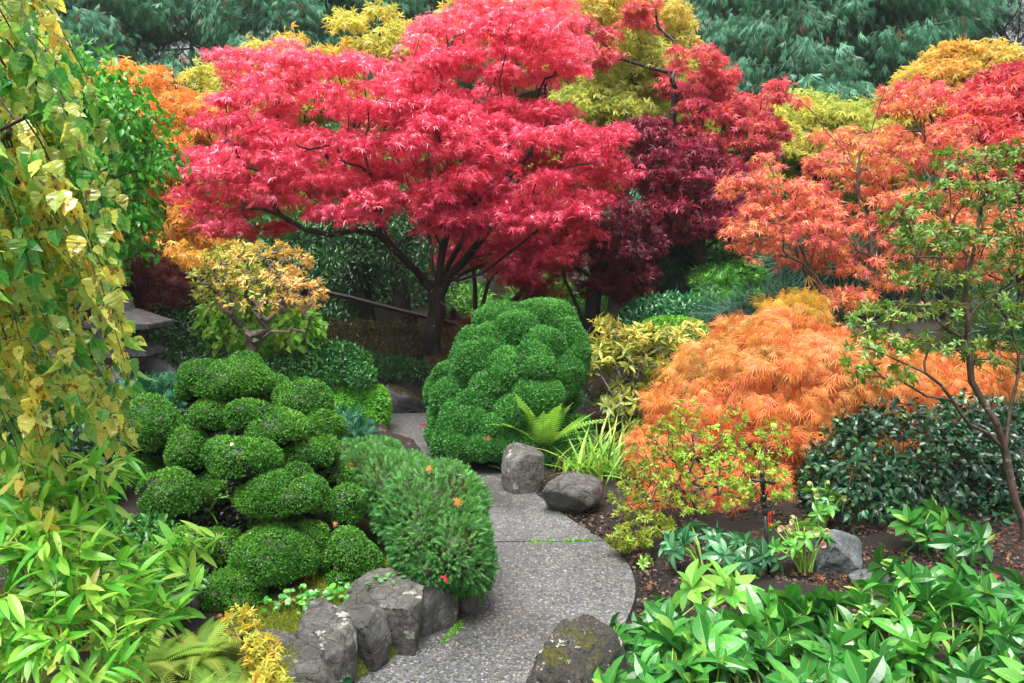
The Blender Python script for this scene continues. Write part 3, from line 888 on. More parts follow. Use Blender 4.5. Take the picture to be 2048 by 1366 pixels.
def patchy(scale, seed, a=.5, b=.3, c=.25, zref=None, zk=0.):
    def f(P, q):
        t = a + b * fbm(P, scale, seed) + c * (rng.uniform(size=len(P)) - .5) * 1.6
        if zref is not None: t = t + zk * (P[:, 2] - zref)
        return np.clip(t, 0, 1)
    return f

M_RED = leafmat('crimson_maple_leaf', ['#ae2046', '#d8385e', '#ec587e', '#f684a0', '#f07c6c'], .28, .38, .8, tcol=1.3)
M_YEL = leafmat('yellow_green_maple_leaf', ['#a8b85c', '#c2c664', '#d4c866', '#dcbc62', '#e2a85c'], .5, .52, .4)
M_GOLD = leafmat('golden_maple_leaf', ['#bcbc5c', '#d2c062', '#e0b45e', '#e4a25a'], .5, .5, .4)
M_ORL = leafmat('orange_maple_leaf', ['#9aa440', '#d0b450', '#e6ae54', '#e89450', '#dc7048'], .5, .4, .4)
M_MAROON = leafmat('maroon_maple_leaf', ['#4a1222', '#6a182e', '#8e2440', '#b23450', '#8a4030'], .4, .32, .5)
M_RED2 = leafmat('rose_red_maple_leaf', ['#a03448', '#c44460', '#da5c70', '#e0785e', '#8a7848'], .42, .36, .5)
M_CORAL = leafmat('coral_orange_maple_leaf', ['#bc4056', '#de686a', '#ec8c72', '#f0a468', '#e8b65c'], .42, .36, .5, tcol=1.1)
M_SCAR = leafmat('scarlet_maple_leaf', ['#a02a40', '#c43c56', '#dc5464', '#e47460', '#e69658'], .4, .38, .5)
M_GREEN = leafmat('bright_green_leaf', ['#1f6a1e', '#3a9228', '#55aa30', '#86bf3c'], .32, .35, .6, vein=.3)
M_DKG = leafmat('dark_green_leaf', ['#10351a', '#1a4a22', '#29602a', '#3d7430'], .35, .2, .6)
M_MIDG = leafmat('mid_green_leaf', ['#1c5424', '#2c6e2c', '#458836', '#6ba244'], .4, .28, .55)
M_OLIVE = leafmat('olive_brown_leaf', ['#2e3a14', '#4a4c18', '#5f5a20', '#6b4a20', '#3a5a20'], .45, .22, .45)

# the great crimson maple
base = on(at(862, 740, 10.3)[0], 10.3)
fork = at(872, 590, 10.3)
Y0 = 10.3
trk = [[base, base + [.01, 0, .3], at(868, 650, Y0), fork],
       [fork, at(830, 540, 10.1), at(760, 470, 9.8), at(640, 420, 9.4)], [fork, at(800, 510, 10.5), at(740, 400, 10.7), at(640, 300, 10.8)],
       [fork, at(885, 500, 10.3), at(900, 380, 10.2), at(890, 240, 10.2)], [fork, at(930, 520, 10.2), at(990, 440, 10.0), at(1060, 300, 9.9)],
       [fork, at(940, 540, 10.5), at(1050, 500, 10.7), at(1150, 400, 10.9)], [fork, at(860, 480, 10.9), at(800, 330, 11.2)], [fork, at(930, 470, 10.8), at(1000, 250, 11.2)],
       [at(760, 470, 9.8), at(660, 470, 9.6), at(560, 430, 9.5)], [fork, at(920, 560, 9.9), at(1000, 520, 9.5), at(1100, 440, 9.2)]]
El = [ell(700, 240, 250, 130, 10.4, 1.5), ell(980, 150, 190, 140, 10.6, 1.3), ell(1060, 320, 180, 120, 10.2, 1.5), ell(560, 335, 165, 75, 10.1, 1.1), ell(530, 150, 70, 50, 10.6, .6), ell(490, 240, 80, 50, 10.5, .7),
      ell(760, 390, 210, 42, 9.6, 1.0), ell(1010, 410, 180, 50, 9.5, 1.0), ell(1100, 440, 90, 62, 10.3, .7), ell(870, 300, 200, 110, 9.4, .9), ell(1060, 50, 85, 60, 10.8, .6), ell(640, 120, 60, 50, 10.9, .6),
      ell(1200, 290, 60, 70, 10.3, .7), ell(430, 360, 60, 70, 10.3, .7), ell(1060, 510, 50, 30, 9.9, .4), ell(500, 440, 80, 24, 10., .6), ell(1000, 30, 60, 40, 10.8, .4), ell(890, 90, 60, 50, 10.8, .5), ell(480, 95, 36, 26, 10.6, .35), ell(570, 95, 44, 24, 10.8, .4), ell(655, 62, 16, 14, 10.9, .15), ell(760, 130, 40, 30, 10.9, .4), ell(1120, 110, 60, 60, 10.6, .5)]
tree('japanese_maple', 'large crimson pink japanese maple with a forked dark trunk, behind the green dome', 'tree', trk, El, 640, 44000, TM_MAPLE, .074, M_RED, B_DARK, (.23, .03), .108, .005, .6, .35, .8, .3,
     tintfn=patchy(1.1, 4, .5, .2, .3, 2.8, .12), seed=1, sides=8)

# maples behind it
def simple_trunk(px, py, Yd, top, lean=0.):
    b = on(*at(px, py, Yd)[:2]); return [[b, b * .5 + top * .5 + [lean, 0, 0], top]]
tree('yellow_maple', 'yellow green maple rising behind the crimson maple, its spire left of the crimson top', 'tree', simple_trunk(720, 600, 14.5, at(720, 330, 14.5)),
     [ell(722, 45, 26, 50, 14.8, .4), ell(760, 70, 55, 45, 14.8, .7), ell(850, 85, 75, 35, 14.8, .8), ell(460, 160, 60, 40, 14.2, .8), ell(440, 140, 44, 16, 14., .5), ell(440, 190, 40, 20, 14., .5), ell(620, 180, 130, 60, 14.8, 1.), ell(730, 160, 140, 70, 14.8, 1.), ell(620, 330, 200, 110, 15, 1.2), ell(560, 100, 40, 30, 14.8, .5)],
     260, 13000, TM_SMALLSTAR, .12, M_YEL, B_MOSS, (.33, .06), .14, .008, .6, tintfn=patchy(.9, 7, .35, .3, .3), seed=2)
tree('yellow_maple', 'yellow green maple with mossy branches between the crimson maple and the rose red maple', 'tree', simple_trunk(1240, 600, 14.2, at(1235, 330, 14.2)),
     [ell(1250, 200, 80, 90, 14.2, 1.), ell(1190, 240, 90, 70, 14., .9), ell(1300, 140, 60, 60, 14.3, .8), ell(1240, 110, 60, 50, 14.3, .8), ell(1290, 230, 60, 40, 14, .7), ell(1180, 330, 120, 60, 14, 1.), ell(1330, 310, 60, 60, 14.2, .8), ell(1400, 250, 60, 50, 14.6, .8)],
     200, 10000, TM_SMALLSTAR, .115, M_YEL, B_MOSS, (.32, .06), .15, .008, .5, tintfn=patchy(.9, 8, .22, .2, .25), seed=3)
tree('yellow_maple', 'golden maple at the top edge behind the crimson crown', 'tree', simple_trunk(1010, 560, 17, at(1000, 250, 17)),
     [ell(960, 30, 70, 40, 17, 1.), ell(920, 60, 50, 40, 17, .8), ell(1230, 50, 70, 60, 17.5, 1.), ell(1300, 40, 60, 50, 17.5, .9), ell(1150, 40, 60, 50, 17.4, .9), ell(1050, 120, 150, 80, 17, 1.), ell(1340, 110, 40, 50, 17.5, .8)],
     170, 8000, TM_SMALLSTAR, .13, M_GOLD, B_MOSS, (.36, .06), .16, .008, .6, tintfn=patchy(.8, 9, .45, .3, .3), seed=4)
tree('golden_maple', 'golden yellow domed maple in front of the cedars at the right edge', 'tree', simple_trunk(1900, 560, 15, at(1905, 300, 15)),
     [ell(1930, 130, 90, 40, 15, 1.), ell(1870, 170, 60, 50, 14.8, .9), ell(1960, 180, 70, 60, 15, 1.), ell(1880, 240, 90, 60, 14.8, 1.), ell(1990, 120, 40, 30, 15.2, .7), ell(1800, 240, 60, 40, 14.8, .8)],
     190, 10000, TM_SMALLSTAR, .11, M_GOLD, B_MOSS, (.3, .05), .14, .008, .6, tintfn=patchy(.9, 10, .45, .3, .3), seed=5)
tree('yellow_maple', 'low yellow green maple below the great cedar, behind the coral maple', 'tree', simple_trunk(1650, 560, 15.5, at(1640, 350, 15.5)),
     [ell(1590, 230, 80, 40, 15.5, 1.), ell(1700, 260, 110, 50, 15.5, 1.), ell(1780, 230, 70, 35, 15.4, .8), ell(1560, 290, 90, 50, 15.2, .9), ell(1680, 330, 140, 60, 15.2, 1.), ell(1500, 340, 60, 40, 14.8, .8), ell(1610, 205, 30, 20, 15.5, .5)],
     200, 10000, TM_SMALLSTAR, .115, M_YEL, B_MOSS, (.32, .06), .13, .008, .6, tintfn=patchy(.9, 12, .35, .3, .3), seed=6)
tree('orange_maple', 'orange yellow maple between the green leafy tree and the crimson maple', 'tree', simple_trunk(330, 640, 13, at(335, 430, 13)),
     [ell(300, 165, 50, 30, 13.2, .7), ell(370, 215, 60, 28, 13, .8), ell(340, 260, 70, 45, 13, .9), ell(320, 340, 90, 60, 13, 1.), ell(380, 300, 70, 60, 13, 1), ell(340, 430, 80, 45, 12.6, .9), ell(390, 490, 60, 30, 12.2, .7), ell(300, 480, 60, 60, 12.8, .8), ell(240, 250, 70, 80, 13, .9), ell(250, 160, 40, 30, 13.3, .6)],
     230, 10500, TM_MAPLE5, .1, M_ORL, B_MOSS, (.28, .05), .12, .007, .6, tintfn=patchy(.9, 13, .42, .25, .3, 2.6, .06), seed=7)
tree('rose_red_maple', 'rose red maple with a crooked bare upper limb, right of the yellow green maple', 'tree', [[on(*at(1350, 600, 13)[:2]), at(1325, 400, 13), at(1340, 270, 13), at(1390, 150, 13)], [at(1340, 270, 13), at(1420, 320, 13), at(1420, 170, 13)], [at(1325, 400, 13), at(1480, 330, 13), at(1490, 190, 13)]],
     [ell(1380, 120, 60, 26, 13, .7), ell(1400, 165, 70, 28, 13, .7), ell(1490, 185, 90, 26, 13, .7), ell(1450, 250, 90, 50, 13, .8), ell(1370, 230, 40, 60, 13.2, .6), ell(1500, 270, 70, 50, 13.2, .7), ell(1300, 25, 60, 18, 13.6, .5), ell(1290, 40, 40, 25, 13.6, .4), ell(1180, 65, 40, 24, 13.4, .5), ell(1430, 330, 80, 40, 13, .7), ell(1210, 110, 30, 24, 13.4, .4)],
     200, 7000, TM_MAPLE5, .092, M_RED2, B_DARK, (.18, .03), .1, .007, .5, tintfn=patchy(1.2, 14, .5, .3, .3), seed=8)
tree('maroon_maple', 'dark maroon maple with slanting bare trunks behind the yellow rhododendron', 'tree', [[on(*at(1420, 580, 12)[:2]), at(1400, 520, 12), at(1370, 440, 12)], [at(1410, 550, 12), at(1380, 480, 11.9), at(1330, 400, 11.9)], [at(1400, 520, 12), at(1420, 430, 12.1), at(1420, 350, 12)]],
     [ell(1370, 420, 90, 50, 11.9, .8), ell(1320, 330, 60, 60, 12, .7), ell(1440, 440, 60, 35, 12, .7), ell(1400, 360, 90, 50, 12, .8), ell(1320, 450, 50, 26, 11.8, .6), ell(1300, 270, 40, 40, 12.1, .5), ell(1350, 300, 60, 30, 12.1, .6), ell(1480, 400, 50, 30, 12.1, .6)],
     200, 8500, TM_MAPLE5, .09, M_MAROON, B_MOSS, (.2, .035), .1, .006, .55, tintfn=patchy(1.2, 15, .5, .28, .35), seed=9)
tree('purple_maple', 'deep purple maple tucked under the right side of the crimson crown', 'tree', [[on(*at(1180, 640, 11.6)[:2]), at(1190, 560, 11.6), at(1180, 480, 11.6)], [at(1190, 570, 11.6), at(1240, 510, 11.6)], [at(1190, 570, 11.6), at(1110, 520, 11.8), at(1090, 460, 11.8)], [on(*at(1180, 640, 11.6)[:2]), at(1130, 560, 11.4), at(1130, 480, 11.4)]],
     [ell(1190, 455, 60, 35, 11.4, .6), ell(1250, 490, 50, 40, 11.3, .6), ell(1230, 560, 60, 40, 11.6, .5), ell(1270, 450, 40, 50, 11.5, .5), ell(1130, 420, 80, 30, 11.8, .7), ell(1270, 540, 30, 60, 11.4, .4)],
     150, 6000, TM_MAPLE5, .08, M_MAROON, B_MOSS, (.22, .045), .11, .006, .55, tintfn=patchy(1.2, 16, .3, .22, .3), seed=10)
tree('red_maple', 'small red leaved maple with several thin dark stems behind the dome', 'tree', [[on(*at(960, 640, 12.2)[:2]), at(950, 580, 12.2), at(930, 500, 12.2)], [on(*at(990, 640, 12.2)[:2]), at(975, 570, 12.2), at(990, 480, 12.2)], [on(*at(1070, 640, 12.2)[:2]), at(1065, 560, 12.2), at(1040, 480, 12.2)], [on(*at(1080, 640, 12.2)[:2]), at(1100, 560, 12.2), at(1120, 480, 12.2)]],
     [ell(1010, 500, 90, 60, 12.2, .7), ell(1070, 560, 60, 30, 12.3, .5), ell(930, 480, 60, 50, 12.2, .6), ell(1120, 500, 60, 50, 12.2, .6)],
     110, 3600, TM_MAPLE5, .085, M_SCAR, B_MOSS, (.22, .05), .09, .006, .5, tintfn=patchy(1.2, 17, .2, .2, .3), seed=11)
tree('coral_maple', 'coral orange maple with fine dark upright stems behind the orange laceleaf mound', 'tree',
     [[on(*at(1740, 640, 9.6)[:2]), at(1745, 520, 9.6), at(1718, 400, 9.6), at(1715, 350, 9.6)], [at(1715, 350, 9.6), at(1740, 270, 9.6), at(1770, 180, 9.6)], [at(1715, 350, 9.6), at(1650, 260, 9.6), at(1600, 200, 9.6)],
      [on(*at(1640, 640, 9.9)[:2]), at(1600, 520, 9.9), at(1560, 400, 9.9), at(1530, 310, 9.9)], [on(*at(1630, 640, 9.4)[:2]), at(1620, 540, 9.4), at(1590, 430, 9.3)], [on(*at(1880, 640, 10)[:2]), at(1870, 420, 10), at(1850, 280, 10), at(1836, 190, 10)], [at(1745, 520, 9.6), at(1800, 430, 9.4), at(1860, 380, 9.4)]],
     [ell(1570, 370, 66, 50, 9.8, .6), ell(1600, 450, 110, 70, 9.7, .7), ell(1720, 420, 120, 90, 9.8, .8), ell(1690, 300, 80, 50, 9.9, .6), ell(1850, 330, 110, 90, 10.1, .8), ell(1860, 450, 130, 80, 10, .8), ell(1760, 530, 120, 40, 9.6, .6), ell(1700, 590, 70, 24, 9.3, .4), ell(1520, 460, 60, 60, 9.7, .5), ell(1800, 200, 40, 40, 9.9, .4), ell(1980, 480, 70, 80, 10.2, .6), ell(1490, 370, 40, 50, 9.8, .4)],
     380, 8000, TM_MAPLE5, .074, M_CORAL, B_BROWN, (.135, .03), .05, .0055, .4, .6, .5, tintfn=patchy(1.0, 18, .52, .25, .45, 2.3, -.16), seed=12)
tree('scarlet_maple', 'scarlet red maple crown at the upper right edge', 'tree', [[on(*at(2060, 640, 11)[:2]), at(2040, 420, 11), at(2030, 250, 11)], [at(2040, 420, 11), at(1970, 330, 11), at(1950, 230, 11)]],
     [ell(1990, 230, 90, 40, 11, .7), ell(2020, 170, 60, 40, 11.2, .6), ell(1940, 290, 80, 40, 11, .7), ell(2030, 320, 80, 60, 11, .8), ell(1900, 250, 40, 30, 11, .5), ell(2080, 250, 60, 80, 11.2, .7), ell(1830, 185, 24, 20, 11.2, .3)],
     190, 8500, TM_MAPLE5, .1, M_SCAR, B_DARK, (.24, .045), .1, .006, .55, tintfn=patchy(1.1, 19, .45, .3, .4), seed=13)
tree('dogwood', 'bright green leafy dogwood tree behind the weeping birch', 'tree', [[on(*at(150, 700, 8.2)[:2]), at(160, 480, 8.2), at(170, 300, 8.2)]],
     [ell(170, 180, 70, 90, 8.2, .6), ell(230, 260, 80, 80, 8.2, .6), ell(120, 320, 120, 120, 8.3, .8), ell(270, 310, 60, 70, 8.2, .5), ell(180, 400, 110, 90, 8.2, .7), ell(230, 440, 70, 60, 8.1, .5), ell(60, 250, 120, 160, 8.4, .8), ell(100, 500, 130, 80, 8.3, .7)],
     330, 9500, TM_OVAL, .085, M_GREEN, B_MOSS, (.2, .07), .1, .005, .6, .8, .45, seed=14, tintfn=patchy(1.5, 20, .42, .22, .35))

# dark evergreen trees in the shade behind the crimson maple
for i, (px, Yd, w, lb) in enumerate([(729, 13.6, 24, 'dark straight trunked shade tree above the hedge, the one further from the crimson trunk'), (798, 13.2, 28, 'dark straight trunked shade tree with green boughs, next to the crimson maple trunk')]):
    b = on(at(px, 600, Yd)[0], Yd)
    tree('shade_tree', lb, 'tree', [[b, b + [0, 0, 1.2], b + [.02, 0, 2.5]]], [ell(px - 30 + 40 * i, 510, 110, 34, Yd, .9), ell(px + 10, 450, 120, 50, Yd + .3, .9), ell(px - 40 + 90 * i, 550, 60, 22, Yd - .2, .5)], 90, 7000, TM_LANCE, .09, M_DKG, B_DARK, (.3, .08), .14, .008, .5, .5, seed=30 + i, group='shade trees behind the hedge')

# ------------------------------------------------------------------ far cedars
M_CEDAR = leafmat('cedar_spray', ['#2c6046', '#427e5c', '#5c9c76', '#4a8864', '#8a6444'], .5, .22, .4, inner_shade='#1d1814')
TM_SPRAY = [leaf_hang(6, 26, .04, k) for k in range(4)]
def cedar_mesh(seed, H, R, n, zlo, size):
    global rng
    rng = np.random.default_rng(seed)
    tr, cr = MB(), MB()
    tubes(tr, grow([[(0, 0, 0), (.05, 0, H * .4), (0, .05, H * .75), (0, 0, H)]], np.zeros((0, 3)), .3, .3, .05), 8)
    nl = 150
    P, D, N = [], [], []
    for k in range(nl):
        u_ = (k + rng.uniform(0, 1)) / nl
        z = zlo + (11.2 - zlo) * u_ / .88 if u_ < .88 else 11.2 + (H * .97 - 11.2) * (u_ - .88) / .12
        a = rng.uniform(0, 2 * PI)
        L = (R * (1 - ((z - zlo) / (H - zlo)) ** 1.3) + .3) * rng.uniform(.65, 1.15)
        t = np.linspace(0, 1, 7)
        o = np.array([math.cos(a), math.sin(a), 0])
        zz = z - .25 * L * t + .18 * L * t ** 3 - .1 * L
        q = o[None] * (L * t)[:, None] + np.stack([0 * t, 0 * t, zz], 1)
        g_ = dict(P=q, par=np.arange(-1, 6), R=.035 * (1 - .85 * t), w=np.linspace(7, 1, 7)); tubes(tr, g_, 4, 1.)
        m = int(n / nl * (L / R + .3))
        tt = rng.uniform(.15, 1.05, m) ** .7
        side = np.array([-o[1], o[0], 0])
        c = np.stack([np.interp(tt, t, q[:, j]) for j in range(3)], 1) + side * (rng.normal(size=m) * .22 * L * (1.1 - .6 * tt))[:, None]
        c[:, 2] -= np.abs(rng.normal(size=m)) * .28; c += rng.normal(size=c.shape) * .07
        P.append(c)
        D.append(o[None] * rng.uniform(.1, .7, m)[:, None] + side * (rng.normal(size=m) * .75)[:, None] + np.array([0, 0, -1.]) * rng.uniform(.5, 1.2, m)[:, None])
        N.append(o[None] + rng.normal(size=(m, 3)) * .35 + [0, 0, .4])
    P, D, N = np.concatenate(P), np.concatenate(D), np.concatenate(N)
    tint = np.clip(.42 + .25 * fbm(P, .9, seed) + .15 * rng.normal(size=len(P)), 0, .85)
    tint = np.where(rng.uniform(size=len(P)) < .035, 1, tint)
    scatter(cr, TM_SPRAY, P, D, N, size * rng.uniform(.6, 1.25, len(P)), tint)
    return tr, cr
protos = []
for k, (H, R) in enumerate([(15, 3.0), (17, 2.7), (16, 3.3)]):
    tr, cr = cedar_mesh(500 + k, H, R, 32000, 1.6, .27)
    protos.append((tr, cr))
def put_cedar(proto, x, y, s, rot, label):
    k = proto
    root = thing('cedar', label, 'tree', (x, y, float(gz(x, y)) - .1), 'cedars at the back of the garden')
    root.rotation_euler = (0, 0, rot); root.scale = (s, s, s)
    for nm, j, m in (('trunk', 0, B_GREY), ('crown', 1, M_CEDAR)):
        if not isinstance(protos[k][j], bpy.types.Object):
            z = thing('origin', 'x', 'x'); o = protos[k][j].build(nm, m, None); bpy.data.objects.remove(z)
            protos[k] = tuple(o if jj == j else q for jj, q in enumerate(protos[k]))
        else:
            o = protos[k][j].copy(); S.collection.objects.link(o); o.name = nm
        o.parent = root
    return root
ced = [(0, -120, 27, 1.0, 'cedar at the far upper left behind the birch'), (1, 210, 24, .95, 'drooping cedar above the dogwood, first from the birch'), (2, 400, 26, 1.0, 'broad cedar above the orange maple with a sky gap beside its top'),
       (0, 590, 23, .9, 'cedar above the left shoulder of the crimson maple'), (1, 800, 25, 1.0, 'cedar behind the yellow green spire'), (2, 1010, 30, 1.0, 'hazy cedar behind the golden maple at the top edge'),
       (1, 1440, 27, 1.0, 'cedar with bare pale branches above the rose red maple'), (0, 1660, 23, 1.0, 'great broad cedar with pale green sprays above the low yellow maple'), (2, 1830, 26, 1.05, 'cedar left of the golden domed maple'),
       (1, 1560, 30, 1.1, 'far hazy cedar behind the great broad one'), (2, 700, 31, 1.0, 'far cedar behind the left shoulder of the crimson maple')]
for i, (k, px, Yd, s, lb) in enumerate(ced):
    put_cedar(k, at(px, 450, Yd)[0], Yd, s, i * 1.3, lb)
# open pine at the right edge
M_PINE = leafmat('pine_needle', ['#12302a', '#1d4438', '#2d5a48'], .5, .15, .4)
TM_PINE = [leaf_needles(12, .9, .03, 75, k) for k in range(2)]
pb = on(at(2010, 450, 25)[0], 25)
tree('pine', 'dark open pine against white sky in the upper right corner', 'tree', [[pb, pb + [0, 0, 5], pb + [.1, 0, 11]]],
     [ell(2010, 30, 100, 12, 25, 1.4), ell(2000, 100, 110, 10, 25, 1.4), ell(2060, 150, 110, 12, 25, 1.4), ell(1980, 180, 80, 10, 25, 1.2), ell(2040, -40, 90, 14, 25, 1.2), ell(2060, 60, 80, 10, 25, 1.2), ell(2000, 240, 100, 30, 25, 1.4)], 110, 2000, TM_PINE, .26, M_PINE, B_DARK, (.4, .07), .26, .015, .3, .2, .3, seed=40)

# ------------------------------------------------------------------ shrubs of the middle distance
def bush(name, label, cat, ells, n, tmpl, size, lmat, bmat=None, base=None, lump=.12, lscale=4., inner=.35, spread=.8, up=.25, group=None, tintfn=None, seed=0, cor=0., stems=60, flat=.5, out=.6, zmin=None, r0=.03, hang=0., kid='foliage'):
    global rng
    rng = np.random.default_rng(3000 + seed)
    c0 = np.mean([e[0] for e in ells], 0)
    if base is None: base = on(c0[0], c0[1])
    root = thing(name, label, cat, base, group)
    p, nn = on_ells(ells, n, lump, lscale, inner, seed, .8, zmin)
    D = nrm(nn * out + rng.normal(size=p.shape) * spread * .6 + [0, 0, up - hang])
    N = nrm(nn * .6 + np.array([0, 0, flat]) + rng.normal(size=p.shape) * .4)
    tint = tintfn(p, rng.uniform(0, 1, len(p))) if tintfn else rng.uniform(0, 1, len(p))
    mb = MB()
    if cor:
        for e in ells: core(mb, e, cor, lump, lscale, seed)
    scatter(mb, tmpl, p, D, N, size * rng.uniform(.65, 1.25, len(p)), tint)
    mb.build(kid, lmat, root)
    if stems:
        q = p[rng.integers(0, len(p), stems)]
        gr = grow([[base, base + [0, 0, .12 * max(.3, c0[2] - base[2])]]], q, .5, r0, .003, .12, 2)
        mb = MB(); tubes(mb, gr, 5); mb.build('stems', bmat or B_BROWN, root, True)
    return root

def whorls(name, label, cat, trunks, ells, npts, per, tmpl, size, lmat, bmat, r0=.03, rt=.003, shell=.8, tilt=.9, bf=.3, jit=.25, seed=0, tintfn=None, group=None, sub=2, top=None, sides=5, curve=.2, extra_up=.5, stemname='stems'):
    """shrub whose leaves stand in rosettes at the twig tips"""
    global rng
    rng = np.random.default_rng(5000 + seed)
    root = thing(name, label, cat, np.asarray(trunks[0][0], float), group)
    pts = in_ells(ells, npts, shell)
    pts = pts[pts[:, 2] > gz(pts[:, 0], pts[:, 1]) + .03]
    gr = grow(trunks, pts, bf, r0, rt, jit, sub, curve)
    mb = MB(); tubes(mb, gr, sides); mb.build(stemname, bmat, root, True)
    src = gr['P'][gr['tips']]; par = gr['P'][gr['par'][gr['tips']]]
    extra = gr['nodes'][(gr['w'][gr['nodes']] <= 2) & (gr['par'][gr['nodes']] >= 0)]
    src = np.concatenate([src, gr['P'][extra]]); par = np.concatenate([par, gr['P'][gr['par'][extra]]])
    ax = nrm(nrm(src - par) + [0, 0, extra_up])
    n = len(src)
    b = np.repeat(src, per, 0); a = np.repeat(ax, per, 0)
    side = nrm(np.cross(a, rdir(n * per)))
    D = nrm(side * tilt + a * rng.uniform(.2, .9, (n * per, 1)) + [0, 0, -.05])
    P = b + a * rng.uniform(-.5, .15, (n * per, 1)) * size
    tint = tintfn(P, np.repeat(rng.uniform(size=n), per)) if tintfn else np.clip(np.repeat(rng.uniform(size=n), per) + .2 * rng.normal(size=n * per), 0, 1)
    mb = MB(); scatter(mb, tmpl, P, D, a + rng.normal(size=P.shape) * .15, size * rng.uniform(.6, 1.15, n * per), tint)
    mb.build('foliage', lmat, root)
    return root

# orange laceleaf maple mound
M_LACE = leafmat('orange_laceleaf', ['#747030', '#b48c42', '#dc9c50', '#e89050', '#e47a4e', '#d66246'], .45, .28, .45, inner_shade='#2a1710', tcol=1.3)
M_LACED = leafmat('dark_red_laceleaf', ['#2a0c10', '#3f1418', '#571c1c', '#6e2a20'], .5, .25, .4, inner_shade='#120808')
M_LACEY = leafmat('yellow_laceleaf', ['#b8a03a', '#d0b04a', '#d8983a'], .5, .35, .4)
TM_LACE = [leaf_lace(5, .03), leaf_lace(5, .026), leaf_lace(6, .024)]
def laceleaf(name, label, ells, nclump, per, size, mat, bmat, seed, tintfn=None, clumpr=.16, ledges=0):
    global rng
    rng = np.random.default_rng(7000 + seed)
    c0 = np.mean([e[0] for e in ells], 0)
    root = thing(name, label, 'tree', on(c0[0], c0[1]))
    if ledges:
        q_, n_ = on_ells(ells, ledges, .1, 3, .1, seed, .95)
        ells = list(ells) + [(a_ - b_ * .11 + [0, 0, .02], np.array([.26, .26, .085]) * rng.uniform(.7, 1.35)) for a_, b_ in zip(q_, n_)]
    p, nn = on_ells(ells, nclump, .2, 3.6, .42, seed, .9)
    ok = p[:, 2] > gz(p[:, 0], p[:, 1]) + .08; p, nn = p[ok], nn[ok]
    n = len(p)
    b = np.repeat(p, per, 0); a = np.repeat(nn, per, 0)
    tang = nrm(rng.normal(size=b.shape)); tang -= a * (tang * a).sum(1, keepdims=True)
    rr = np.sqrt(rng.uniform(size=(len(b), 1))) * clumpr
    P = b + tang * rr - a * (.35 * rr + rng.exponential(.04, (len(b), 1)))
    swing = np.repeat(rng.normal(size=(n, 3)) * .38, per, 0)
    D = nrm(np.array([0, 0, -.85]) + a * .6 + swing + tang * .42 * rr / clumpr + rng.normal(size=b.shape) * .16)
    tint = tintfn(P, np.repeat(rng.uniform(size=n), per)) if tintfn else None
    mb = MB()
    scatter(mb, TM_LACE, P, D, a + rng.normal(size=a.shape) * .3, size * rng.uniform(.65, 1.2, len(P)), tint)
    mb.build('foliage', mat, root)
    bs = on(c0[0], c0[1])
    gr = grow([[bs, bs + [.05, 0, .35], c0 * .8 + bs * .2]], c0 + (p[rng.integers(0, n, 130)] - c0) * [.78, .78, .7], .35, .07, .004, .2, 3)
    mb = MB(); tubes(mb, gr, 6); mb.build('trunk', bmat, root, True)
    return root
laceleaf('laceleaf_maple', 'wide mound of cascading orange laceleaf maple', [ell(1570, 800, 250, 150, 7.4, .95), ell(1570, 690, 150, 76, 7.6, .8), ell(1790, 760, 160, 110, 7.7, .8), ell(1390, 860, 105, 110, 7.1, .6), ell(1470, 960, 170, 90, 6.7, .6), ell(1320, 930, 62, 60, 6.9, .45), ell(1650, 900, 170, 110, 6.9, .7), ell(1890, 760, 110, 70, 7.9, .5), ell(1580, 640, 70, 30, 7.7, .5), ell(1300, 905, 50, 60, 6.7, .3), ell(1420, 985, 150, 56, 6.35, .35)],
         3800, 22, .105, M_LACE, B_DARK, 1, lambda P, q: np.clip(.5 + .22 * fbm(P, 2.2, 5) + .28 * (q - .5) + .2 * rng.normal(size=len(P)) + .25 * (.75 - P[:, 2]), 0, 1), clumpr=.13, ledges=110)
laceleaf('laceleaf_maple', 'dark red laceleaf maple mound behind the stone lantern', [ell(270, 560, 90, 70, 9.4, .6), ell(330, 590, 60, 50, 9.3, .5), ell(230, 530, 60, 50, 9.5, .5)], 420, 18, .15, M_LACED, B_DARK, 2)
laceleaf('laceleaf_maple', 'small yellow laceleaf maple peeping over the orange mound', [ell(1610, 612, 44, 22, 8.6, .3), ell(1545, 622, 24, 14, 8.6, .2)], 110, 14, .13, M_LACEY, B_DARK, 3)
laceleaf('laceleaf_maple', 'low reddish brown laceleaf mound beyond the railing', [ell(900, 650, 42, 22, 13, .5)], 90, 14, .16, M_LACED, B_DARK, 4)

